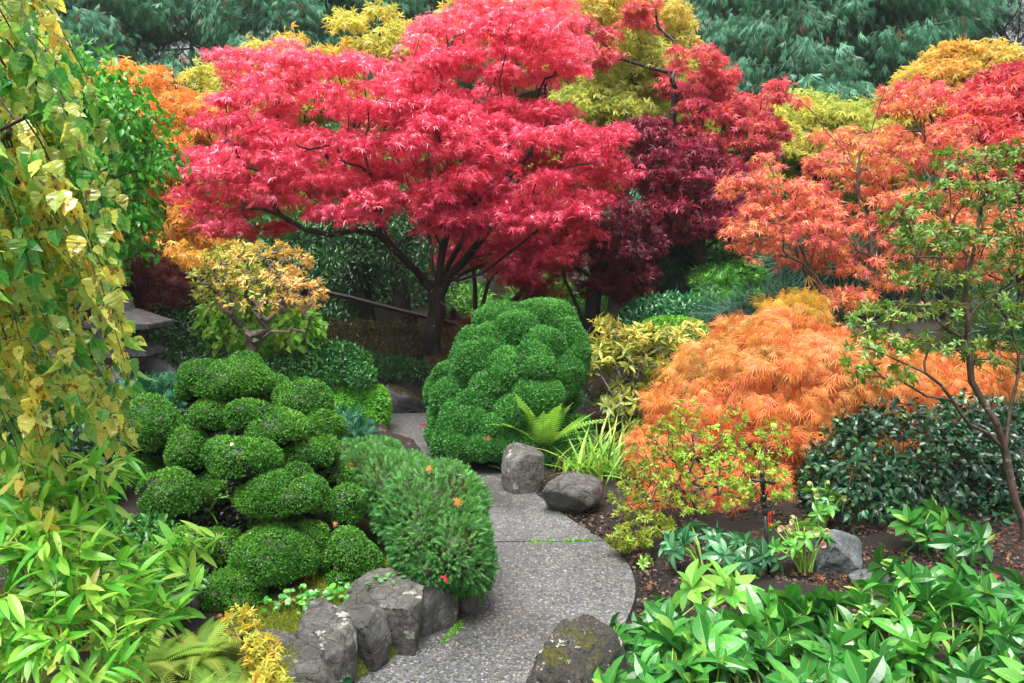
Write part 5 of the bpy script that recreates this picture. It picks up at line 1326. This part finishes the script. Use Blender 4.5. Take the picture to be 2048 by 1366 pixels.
mb = MB(); q = along(.93); lathe(mb, q + [-.062, .0, .008], q + [.07, 0, -.012], [(0, 0), (0, .006), (.08, .008), (.36, .006), (.37, .013), (.6, .013), (.62, .007), (.9, .011), (1, .011), (1, 0)]); mb.build('spray_arm', M_PIPE, hd, True)
mb = MB(); lathe(mb, along(.96), along(1.03), [(0, .01), (.5, .014), (1, .006), (1, 0)]); mb.build('cap', M_PIPE, hd, True)
mb = MB(); lathe(mb, sb + [.02, .01, -.02], sb + [.016, .01, .12], [(0, .0), (0, .014), (1, .014), (1, 0)]); mb.build('support_stake', plain('weathered_wood', '#4a4438', .7, .3, '#6a6456', 40), root, True)
# orange tag: a rounded loop hanging from a thin ring
tg = along(.64) + [.026, -.012, 0]
th = np.linspace(0, 2 * PI, 25)[:-1]
ring = np.stack([.0085 * np.sign(np.cos(th)) * np.abs(np.cos(th)) ** .6, 0 * th, .043 * np.sign(np.sin(th)) * np.abs(np.sin(th)) ** .75], 1) + tg + [0, 0, -.045]
mb = MB(); k = len(ring)
inn = (ring - ring.mean(0)) * [.5, 1, .72] + ring.mean(0)
v = np.concatenate([ring, inn, ring + [0, .004, 0], inn + [0, .004, 0]]); a = np.arange(k); b = (a + 1) % k
mb.add(v, np.concatenate([np.stack([a, b, b + k, a + k], 1), np.stack([a + 2 * k, a + 3 * k, b + 3 * k, b + 2 * k], 1), np.stack([a, a + 2 * k, b + 2 * k, b], 1), np.stack([a + k, b + k, b + 3 * k, a + 3 * k], 1)]))
tago = mb.build('tag', M_TAG, root)
mb = MB(); tubes(mb, dict(P=np.array([along(.7) + [.014, 0, 0], along(.67) + [.026, -.01, .005], tg + [0, .002, -.004]]), par=np.array([-1, 0, 1]), R=np.full(3, .0018), w=np.array([3., 2, 1])), 5); mb.build('wire', M_STEEL, tago, True)

# ------------------------------------------------------------------ stone lantern
M_STONE = rockmat('lantern_granite', '#33343a', '#6d6d70', moss='#3a4018', mosslvl=.8, wet=.5, scale=14)
Yl = 7.9
lc = on(at(262, 740, Yl)[0], Yl)
root = thing('stone_lantern', 'dark granite lantern with a flat broad roof and arched legs behind the birch leaves', 'lantern', lc)
zz = lambda py: at(262, py, Yl)[2]
s = mpp(Yl)
def prism(mb, z0_, z1_, r0_, r1_, seg=6, rot=.3, c=lc):
    th = np.arange(seg) / seg * 2 * PI + rot
    a = np.stack([np.cos(th) * r0_ + c[0], np.sin(th) * r0_ + c[1], 0 * th + z0_], 1); b = np.stack([np.cos(th) * r1_ + c[0], np.sin(th) * r1_ + c[1], 0 * th + z1_], 1)
    v = np.concatenate([a, b, [[c[0], c[1], z0_], [c[0], c[1], z1_]]]); k = np.arange(seg); k2 = (k + 1) % seg
    mb.add(v, [np.stack([k, k2, k2 + seg, k + seg], 1), np.concatenate([np.stack([k2, k, 0 * k + 2 * seg], 1), np.stack([k + seg, k2 + seg, 0 * k + 2 * seg + 1], 1)])])
mb = MB(); prism(mb, zz(652), zz(643), 86 * s, 88 * s); prism(mb, zz(642), zz(618), 84 * s, 22 * s); prism(mb, zz(617), zz(600), 14 * s, 10 * s); mb.build('roof', M_STONE, root)
mb = MB(); prism(mb, zz(690), zz(653), 34 * s, 30 * s); mb.build('fire_box', M_STONE, root)
mb = MB(); prism(mb, zz(706), zz(691), 66 * s, 60 * s); prism(mb, zz(722), zz(707), 46 * s, 62 * s); mb.build('platform', M_STONE, root)
for k in range(4):
    a = k * PI / 2 + .12
    o = np.array([math.cos(a), math.sin(a), 0])
    t = np.linspace(0, 1, 9)
    rad = (18 + 96 * np.sin(t * PI / 2) ** .9) * s
    z = zz(722) - (zz(722) - lc[2] + .05) * (1 - np.cos(t * PI / 2)) ** .8
    V = []
    side = np.array([-o[1], o[0], 0])
    for i in range(9):
        cpt = np.array([lc[0], lc[1], 0]) + o * rad[i] + [0, 0, z[i]]
        th_ = 13 * s
        tan = nrm(np.array([math.cos(t[i] * PI / 2), 0, -math.sin(t[i] * PI / 2)]))
        up = o * (-tan[2]) * -1 * 0 + o * math.sin(t[i] * PI / 2) + np.array([0, 0, math.cos(t[i] * PI / 2)])
        for sg, uu in ((-1, -1), (1, -1), (1, 1), (-1, 1)): V.append(cpt + side * sg * 20 * s + up * uu * th_)
    F = []
    for i in range(8):
        b_ = i * 4
        for j in range(4): F.append((b_ + j, b_ + (j + 1) % 4, b_ + 4 + (j + 1) % 4, b_ + 4 + j))
    F += [(3, 2, 1, 0), (32, 33, 34, 35)]
    mb = MB(); mb.add(np.array(V), np.array(F)); mb.build('leg', M_STONE, root)

# ------------------------------------------------------------------ fences
M_WOOD = plain('dark_wet_wood', '#15110e', .6, .4, '#332a22', 25)
def fence_line(name, label, pxs, Yd, rails, hpx, post):
    c = on(at(pxs[0][0], 600, Yd)[0], Yd)
    root = thing(name, label, 'fence', c)
    tops = [at(x, y, Yd) for x, y in pxs]
    for off in rails:
        mb = MB(); P = np.array(tops) + [0, 0, -off]
        tubes(mb, dict(P=P, par=np.arange(-1, len(P) - 1), R=np.full(len(P), .035), w=np.arange(len(P), 0, -1.)), 6, 1.); mb.build('rail', M_WOOD, root)
    for t in post:
        xs = np.interp(t, [0, 1], [pxs[0][0], pxs[-1][0]]); ys = np.interp(xs, [p[0] for p in pxs], [p[1] for p in pxs])
        a = at(xs, ys, Yd)
        mb = MB(); prism(mb, a[2] - hpx, a[2] + .02, .045, .045, 4, .78, a + [0, .06, 0]); mb.build('post', M_WOOD, root)
fence_line('railing', 'dark handrail sloping down behind the hedge and the crimson maple trunk', [(560, 565), (700, 596), (800, 622), (880, 640), (945, 660)], 12, [0.], 1., [.12, .45, .7, .97])
fence_line('wooden_fence', 'dark wooden fence between the dark red mound and the gnarled azalea', [(300, 538), (345, 545), (410, 556)], 11, [0., .18, .3], .6, [.1, .5, .95])

# ------------------------------------------------------------------ near left: weeping birch, bamboo, ferns
M_BIRCH = leafmat('birch_leaf', ['#4a9c48', '#80b858', '#b0ca66', '#ccd26a', '#e0d45c', '#d8b04c'], .2, .48, .9, vein=.3, sidevein=.05, spots=('#6a4a14', 45, .6, .4))
TM_BIRCH = [leaf_birch(c, k) for k, c in enumerate([.1, .3, .5, -.2, .7, .2])]
M_BTWIG = barkmat('birch_twig_bark', '#1c1210', '#4a3830')
rng = np.random.default_rng(42)
bt = np.array([-2.6, 2.9, 0.]); bt[2] = float(gz(bt[0], bt[1]))
root = thing('weeping_birch', 'weeping birch curtain of yellow and green toothed leaves on thin drooping twigs', 'tree', bt)
strand_P, strand_par, strand_R, strand_w = [], [], [], []
starts, LP, LD, LN, LT = [], [], [], [], []
mbt = MB()
def edge_x(y): return np.interp(y, [-100, 0, 150, 300, 420, 560, 700, 800, 900, 980], [90, 150, 190, 230, 290, 330, 345, 375, 330, 300])
for i in range(300):
    Yd = rng.uniform(2.0, 3.3)
    while True:
        x0, y0 = rng.uniform(-420, 110), rng.uniform(-220, 480)
        if x0 < edge_x(y0) * .66 - 30: break
    L = rng.uniform(260, 620)
    slope = rng.uniform(.28, .62); lim = .66 + .1 * rng.uniform() if i % 4 else 1.
    pts = []
    n = 12
    bend = rng.uniform(-.12, .12)
    for k in range(n):
        t = k / (n - 1)
        x = x0 + slope * L * t + bend * L * math.sin(PI * t) + rng.normal() * 3; y = y0 + L * t
        if x > edge_x(y) * lim + rng.uniform(0, 30): break
        pts.append(at(x, y, Yd + .15 * math.sin(t * 2 + i)))
    if len(pts) < 4: continue
    pts = np.array(pts); n = len(pts)
    starts.append(pts[0])
    g_ = dict(P=pts, par=np.arange(-1, n - 1), R=np.linspace(.0028, .0009, n), w=np.arange(n, 0, -1.)); tubes(mbt, g_, 4, 1.)
    m = int(3.4 * n)
    tt = np.sort(rng.uniform(.06, 1, m)) * (n - 1)
    c = np.stack([np.interp(tt, np.arange(n), pts[:, j]) for j in range(3)], 1)
    o = rdir(m); 
    c2 = c + o * .012
    LP.append(c2); LD.append(o * .55 + [.12, 0, -1.]); LN.append(rdir(m) + [0, -.7, .35])
    LT.append(np.clip(.38 + .2 * rng.normal() + .2 * rng.normal(size=m), 0, 1))
LP, LD, LN, LT = map(np.concatenate, (LP, LD, LN, LT))
gr = grow([[bt, bt + [.05, 0, 1.2], bt + [.3, 0, 2.4], bt + [.7, -.1, 3.3]]], np.array(starts), .3, .06, .004, .15, 3)
mb = MB(); tubes(mb, gr, 7); mb.build('trunk', M_BTWIG, root, True)
mbt.build('twigs', M_BTWIG, root, True)
mb = MB(); scatter(mb, TM_BIRCH, LP, LD, LN, .045 * rng.uniform(.55, 1.25, len(LP)), LT); mb.build('crown', M_BIRCH, root)

M_BAM = leafmat('bamboo_leaf', ['#3f9a30', '#62b83a', '#8ccc4a', '#b4d860', '#d0c068'], .35, .4, .5, vein=.25)
TM_BAM = [leaf_blade(.24, 6, .25, .15, .42), leaf_blade(.2, 6, .5, .12, .4), leaf_blade(.26, 6, .1, .1, .45, 0, .4)]
M_CANE = leafmat('bamboo_cane', ['#6a7a34', '#8a8a4a'], .5, .05, .4)
def bamboo(label, culms, ells, n, size, seed):
    global rng
    rng = np.random.default_rng(9500 + seed)
    c = np.asarray(culms[0][0], float)
    root = thing('dwarf_bamboo', label, 'bamboo', c, 'dwarf bamboo clumps at the lower left')
    pts = in_ells(ells, n, .6)
    gr = grow(culms, pts, .5, .008, .0016, .08, 3)
    mb = MB(); tubes(mb, gr, 6); mb.build('canes', M_CANE, root, True)
    src = gr['P'][gr['tips']]; par = gr['P'][gr['par'][gr['tips']]]
    ax = nrm(nrm(src - par) + rng.normal(size=src.shape) * .2 + [.35, 0, .1])
    per = 7
    b = np.repeat(src, per, 0) - np.repeat(ax, per, 0) * rng.uniform(0, .09, (len(src) * per, 1)); a = np.repeat(ax, per, 0)
    side = nrm(np.cross(a, rdir(len(b))))
    D = a * .7 + side * rng.uniform(.3, .9, (len(b), 1)) + [0, 0, -.15]
    mb = MB(); scatter(mb, TM_BAM, b, D, rng.normal(size=b.shape) * .4 + [0, -.3, 1.], size * rng.uniform(.55, 1.2, len(b)), np.clip(rng.normal(.45, .22, len(b)), 0, 1)); mb.build('foliage', M_BAM, root)
def cul(px, py, Yd, hx, hy): 
    b = on(*at(px, 1366, Yd)[:2]); return [b, b * .5 + at(hx, hy, Yd) * .5, at(hx, hy, Yd)]
bamboo('fresh green dwarf bamboo in the lower left corner', [cul(40, 0, 2.1, 60, 1150), cul(180, 0, 2.2, 170, 1120), cul(130, 0, 2.0, 120, 1250), cul(-60, 0, 2.2, -40, 1050)], [ell(60, 1180, 150, 150, 2.15, .25), ell(150, 1290, 150, 110, 2.05, .2), ell(10, 1040, 100, 80, 2.3, .2), ell(200, 1150, 80, 70, 2.2, .2)], 300, .09, 1)
bamboo('dwarf bamboo spray reaching right over the low conifer pads', [cul(150, 0, 2.4, 250, 1150), cul(200, 0, 2.4, 300, 1110)], [ell(330, 1130, 80, 40, 2.45, .12), ell(270, 1200, 90, 50, 2.4, .15), ell(380, 1090, 34, 22, 2.5, .06), ell(340, 1200, 60, 24, 2.4, .1)], 70, .088, 2)
bamboo('dwarf bamboo spray among the lowest birch twigs', [cul(20, 0, 2.5, 140, 1000), cul(80, 0, 2.5, 200, 960)], [ell(210, 940, 70, 34, 2.5, .1), ell(150, 1010, 110, 50, 2.5, .15), ell(60, 960, 90, 60, 2.5, .15)], 80, .088, 3)

bush('evergreen_shrub', 'dark green shrub in the shade behind the birch curtain at the left edge', 'shrub', [ell(60, 800, 130, 90, 6.2, .5), ell(180, 900, 90, 80, 5.6, .4), ell(20, 960, 130, 90, 5.2, .4)], 9000, TM_OVAL, .05, M_DKG, seed=60, stems=40)
bush('fern_bank', 'low green ground cover between the bamboo and the cloud pruned conifer', 'ground cover', [ell(230, 1090, 110, 40, 4.2, .3), ell(150, 1150, 110, 60, 3.7, .3), ell(330, 1180, 60, 30, 3.8, .25)], 5200, TM_OVAL, .04, M_MIDG, seed=61, stems=0)

M_LFERN = leafmat('lady_fern_frond', ['#709c38', '#88b446', '#a0c052', '#bcc060'], .5, .4, .35)
TM_LF = [leaf_fern(34, .13, .9, 5), leaf_fern(34, .14, 1.2, 6), leaf_fern(30, .13, .6, 7)]
for i, (px, py, Yd, n, L, lb) in enumerate([(330, 1290, 2.9, 40, .34, 'pale feathery fern behind the dwarf bamboo in the corner'), (430, 1300, 3.1, 40, .32, 'pale feathery fern beside the yellow leaved azalea'), (390, 1220, 3.5, 34, .3, 'feathery fern under the lowest pad of the cloud pruned conifer'), (280, 1190, 3.4, 34, .32, 'feathery fern half hidden behind the bamboo spray'), (460, 1370, 2.8, 34, .3, 'pale fern at the bottom edge left of the wall end'), (350, 1370, 2.6, 34, .3, 'pale fern at the bottom edge beside the bamboo')]):
    t = at(px, py, Yd); c = on(t[0], Yd)
    fern(lb, np.array([t[0], Yd, max(c[2], t[2] - .2)]) if False else c, n, L, 20 + i, M_LFERN, 1.0, (.1, .9), tm=TM_LF)
M_YAZ = leafmat('yellow_azalea_leaf', ['#c0c854', '#d8d05c', '#e6d258', '#e6bc4c', '#dc8438'], .45, .4, .4)
for i, (px, py, Yd, lb, pn) in enumerate([(520, 1290, 3.3, 'yellow leaved azalea twigs beside the end of the retaining wall', 60), (480, 1230, 3.5, 'small orange and yellow azalea under the cloud pruned conifer', 36), (540, 1350, 3.1, 'yellow azalea twigs at the bottom edge against the wall end stone', 40)]):
    t = at(px, py, Yd); b = on(t[0], Yd)
    whorls('azalea', lb, 'shrub', [[b, b * .4 + t * .6]], [ell(px, py + 14, 34, 34, Yd, .09)], pn, 8, TM_LANCE, .036, M_YAZ, B_BROWN, .007, .0016, .6, seed=40 + i, tintfn=lambda P, q: np.clip(.5 * q + .12 * rng.normal(size=len(P)) + .5 * (rng.uniform(size=len(P)) < .12), 0, 1))
b = on(*gp(645, 1395, 0.)[:2]); b[2] = 0
whorls('rhododendron', 'small dark green rhododendron seedling at the foot of the wall, bottom edge', 'shrub', [[b, b + [0, 0, .05]]], [ell(600, 1365, 26, 14, 3.7, .06), ell(660, 1355, 40, 16, 3.7, .06), ell(640, 1380, 60, 20, 3.7, .08)], 34, 8, TM_LANCE, .055, M_BLUE, B_BROWN, .006, .002, .6, seed=50)

# ------------------------------------------------------------------ ground cover and fallen leaves
rng = np.random.default_rng(99)
def left_bed(px, py): return on(*gp(px, py, .22)[:2])
M_ROUND = leafmat('round_leaf', ['#2a7a30', '#4aa03c', '#74b848', '#5a8a60'], .28, .25, .65, vein=.15)
TM_RND = [leaf_round()]
for i, (px, py, n, sp, lb) in enumerate([(595, 1215, 46, .09, 'round leaved ground cover plant at the foot of the cloud pruned conifer'), (650, 1205, 34, .07, 'round leaved ground cover plant between the conifer pads and the wall'), (785, 1178, 34, .07, 'round leaved ground cover plant below the dwarf spruce'), (560, 1230, 10, .05, 'few round leaves near the yellow azalea on the moss')]):
    c = left_bed(px, py); r2 = thing('round_leaved_plant', lb, 'ground cover', c, 'round leaved ground cover on the mossy bed')
    P = c + np.stack([rng.normal(size=n) * sp, rng.normal(size=n) * sp * .6, rng.uniform(.015, .07, n)], 1)
    mb = MB(); scatter(mb, TM_RND, P, rdir(n) * [1, 1, .2], rng.normal(size=(n, 3)) * .3 + [0, -.3, 1], .034 * rng.uniform(.6, 1.2, n)); mb.build('foliage', M_ROUND, r2)
    mb = MB()
    for q in P: tubes(mb, dict(P=np.array([[q[0], q[1], c[2] - .01], q]), par=np.array([-1, 0]), R=np.full(2, .0012), w=np.array([2., 1])), 3)
    mb.build('stalks', M_STALK, r2)
# moss: short blades
M_MOSS = leafmat('moss_blade', ['#5a6a14', '#84921e', '#aab034', '#bcbc48'], .6, .3, .2)
n = 26000
px_, py_ = rng.uniform(480, 960, n), rng.uniform(1120, 1366, n)
P = np.array([gp(a, b, .22) for a, b in zip(px_, py_)]); dl_ = xl(P[:, 1]) - P[:, 0]
P = P[(dl_ > .1) & (dl_ < .75)]; P[:, 2] = gz(P[:, 0], P[:, 1]) + .004
mb = MB(); scatter(mb, [leaf_quad(.25, .05)], P, rng.normal(size=P.shape) * .5 + [0, 0, 1], rdir(len(P)), .016 * rng.uniform(.5, 1.3, len(P)), np.clip(.5 + .3 * fbm(P, 6, 3), 0, 1)); o = mb.build('moss', M_MOSS); o['kind'] = 'stuff'
# mossy tufts in the joint and along the wall foot
n = 900
t = rng.uniform(0, 1, n)
xj = xl(yj) + (xr(yj) - xl(yj)) * t
P1 = np.stack([xj, yj + .06 * (xj - (xl(yj) - .12)) + rng.normal(size=n) * .006, 0 * t - .004], 1)[t > .35]
yy = rng.uniform(3.7, 5.0, 1500)
P2 = np.stack([xl(yy) + np.abs(rng.normal(size=1500)) * .02, yy, 0 * yy], 1); P2 = P2[wave(P2, 9, 3) > .25]
P = np.concatenate([P1[wave(P1, 12, 5) > .1], P2])
mb = MB(); scatter(mb, [leaf_quad(.4, .1)], P, rng.normal(size=P.shape) * .8 + [0, 0, .8], rdir(len(P)) + [0, 0, 1], .016 * rng.uniform(.5, 1.3, len(P)), rng.uniform(.2, .9, len(P))); o = mb.build('path_moss', M_MAT); o['kind'] = 'stuff'
# leaf litter on the soil
M_LITTER = leafmat('dead_leaf', ['#3a2418', '#5a3520', '#8a4a28', '#a86a38', '#8a2a1c'], .6, .15, .3)
n = 12000
P = np.stack([rng.uniform(.3, 4.2, n), rng.uniform(3.2, 9.3, n), np.zeros(n)], 1)
dr_ = P[:, 0] - xr(P[:, 1]); keep = (dr_ > .03) & (rng.uniform(size=n) < np.clip(.12 + .5 * (dr_ - .35), .08, 1)); P = P[keep]
yy = rng.uniform(3.8, 8.6, 1400); P3 = np.stack([xl(yy) - rng.uniform(.15, 1.3, 1400), yy, 0 * yy], 1)
P = np.concatenate([P, P3[rng.uniform(size=1400) < .35]])
P[:, 2] = gz(P[:, 0], P[:, 1]) + .008
mb = MB(); scatter(mb, TM_MAPLE5 + TM_LANCE, P, rdir(len(P)) * [1, 1, .15], rng.normal(size=P.shape) * .35 + [0, 0, 1], .035 * rng.uniform(.5, 1.4, len(P))); o = mb.build('leaf_litter', M_LITTER); o['kind'] = 'stuff'
# bark crumbs and pebbles in the soil
n = 30000
P = np.stack([rng.uniform(.2, 3.6, n), rng.uniform(3.2, 7.5, n), np.zeros(n)], 1); dr_ = P[:, 0] - xr(P[:, 1]); P = P[(dr_ > .01) & (dr_ < 2.6)]
P[:, 2] = gz(P[:, 0], P[:, 1]) + .002
M_CRUMB = leafmat('bark_crumb', ['#1a1411', '#2f251f', '#4a3a30', '#7d6a58'], .8, 0, .3)
v8 = np.array([(-1, -.6, -.4), (1, -.5, -.4), (.8, .6, -.3), (-.9, .5, -.4), (-.7, -.4, .5), (.8, -.5, .4), (.7, .4, .5), (-.8, .5, .35)]) * .5
crumb = (v8, [np.array([(3, 2, 1, 0), (4, 5, 6, 7), (0, 1, 5, 4), (1, 2, 6, 5), (2, 3, 7, 6), (3, 0, 4, 7)])], np.full((8, 2), .5))
mb = MB(); scatter(mb, crumb, P, rdir(len(P)) * [1, 1, .3], rdir(len(P)) * .4 + [0, 0, 1], .017 * rng.uniform(.3, 1.5, len(P)) ** 1.3); o = mb.build('bark_mulch', M_CRUMB); o['kind'] = 'stuff'
# single fallen leaves one can count
M_FALL = {k: leafmat('fallen_%s_leaf' % k, [c], .5, .25, .4) for k, c in dict(red='#c8203a', orange='#d8702c', yellow='#e0c85a', brown='#a8764a', cream='#e0d0a8').items()}
def fallen(k, p, size, label, nrmv=(0, 0, 1)):
    mb = MB(); scatter(mb, [leaf_star(7, 260, .36, .25, .9)] if k in ('red', 'orange', 'brown') else [leaf_birch(.2, 3)], np.zeros((1, 3)), rdir(1) * [1, 1, .1], np.array([nrmv], float), size, np.array([.5]))
    o = mb.build('fallen_leaf', M_FALL[k]); o.location = tuple(float(q) for q in p); tag(o, label, 'leaf', 'single fallen leaves')
fallen('red', gp(843, 851) + [0, 0, .015], .08, 'single red maple leaf lying on the far bend of the path')
for k, px, py, Yd, sz, lb in [('orange', 702, 927, 5.1, .05, 'orange fallen leaf on the dwarf spruce next to the conifer pads'), ('orange', 855, 936, 4.72, .05, 'orange fallen leaf near the top of the dwarf spruce'), ('cream', 920, 950, 4.62, .045, 'cream coloured fallen leaf on the right shoulder of the dwarf spruce'), ('orange', 912, 1003, 4.4, .055, 'orange fallen leaf on the front of the dwarf spruce'), ('red', 888, 1157, 4.2, .05, 'red fallen leaf low on the dwarf spruce above the wall'), ('cream', 466, 886, 4.28, .03, 'cream coloured leaf lying on the middle pad of the cloud pruned conifer'), ('brown', 434, 1073, 4.12, .05, 'brown fallen leaf caught on a low pad of the cloud pruned conifer'),
                          ('red', 974, 876, 7.05, .05, 'red fallen leaf on the front lobe of the great green dome'), ('brown', 668, 1048, 4.2, .035, 'brown fallen leaf on the right hand pad near the dwarf spruce')]:
    fallen(k, at(px, py, Yd), sz * .7, lb, (0, -.7, .7))
for k, px, py, sz, lb in [('orange', 690, 1223, .06, 'orange brown fallen leaf on the moss beside the round leaved plant'), ('red', 650, 1238, .05, 'red fallen leaf on the moss in front of the round leaved plant'), ('brown', 575, 1212, .09, 'large dry brown leaf at the foot of the cloud pruned conifer')]:
    fallen(k, left_bed(px, py) + [0, 0, .03], sz, lb)

# ------------------------------------------------------------------ the damp air between here and the far cedars
mh = bpy.data.materials.new('damp_air'); mh.use_nodes = True
nt = mh.node_tree; nt.nodes.remove(nt.nodes['Principled BSDF'])
pv = nt.nodes.new('ShaderNodeVolumePrincipled'); pv.inputs['Density'].default_value = HAZE; pv.inputs['Color'].default_value = (.9, .95, 1, 1)
nt.links.new(pv.outputs[0], nt.nodes['Material Output'].inputs['Volume'])
v8h = np.array([(x, y, z) for z in (-1.2, 21.) for x, y in ((-72, -22), (72, -22), (72, 92), (-72, 92))], float)
mb = MB(); mb.add(v8h, np.array([(3, 2, 1, 0), (4, 5, 6, 7), (0, 1, 5, 4), (1, 2, 6, 5), (2, 3, 7, 6), (3, 0, 4, 7)])); o = mb.build('haze', mh); o['kind'] = 'stuff'
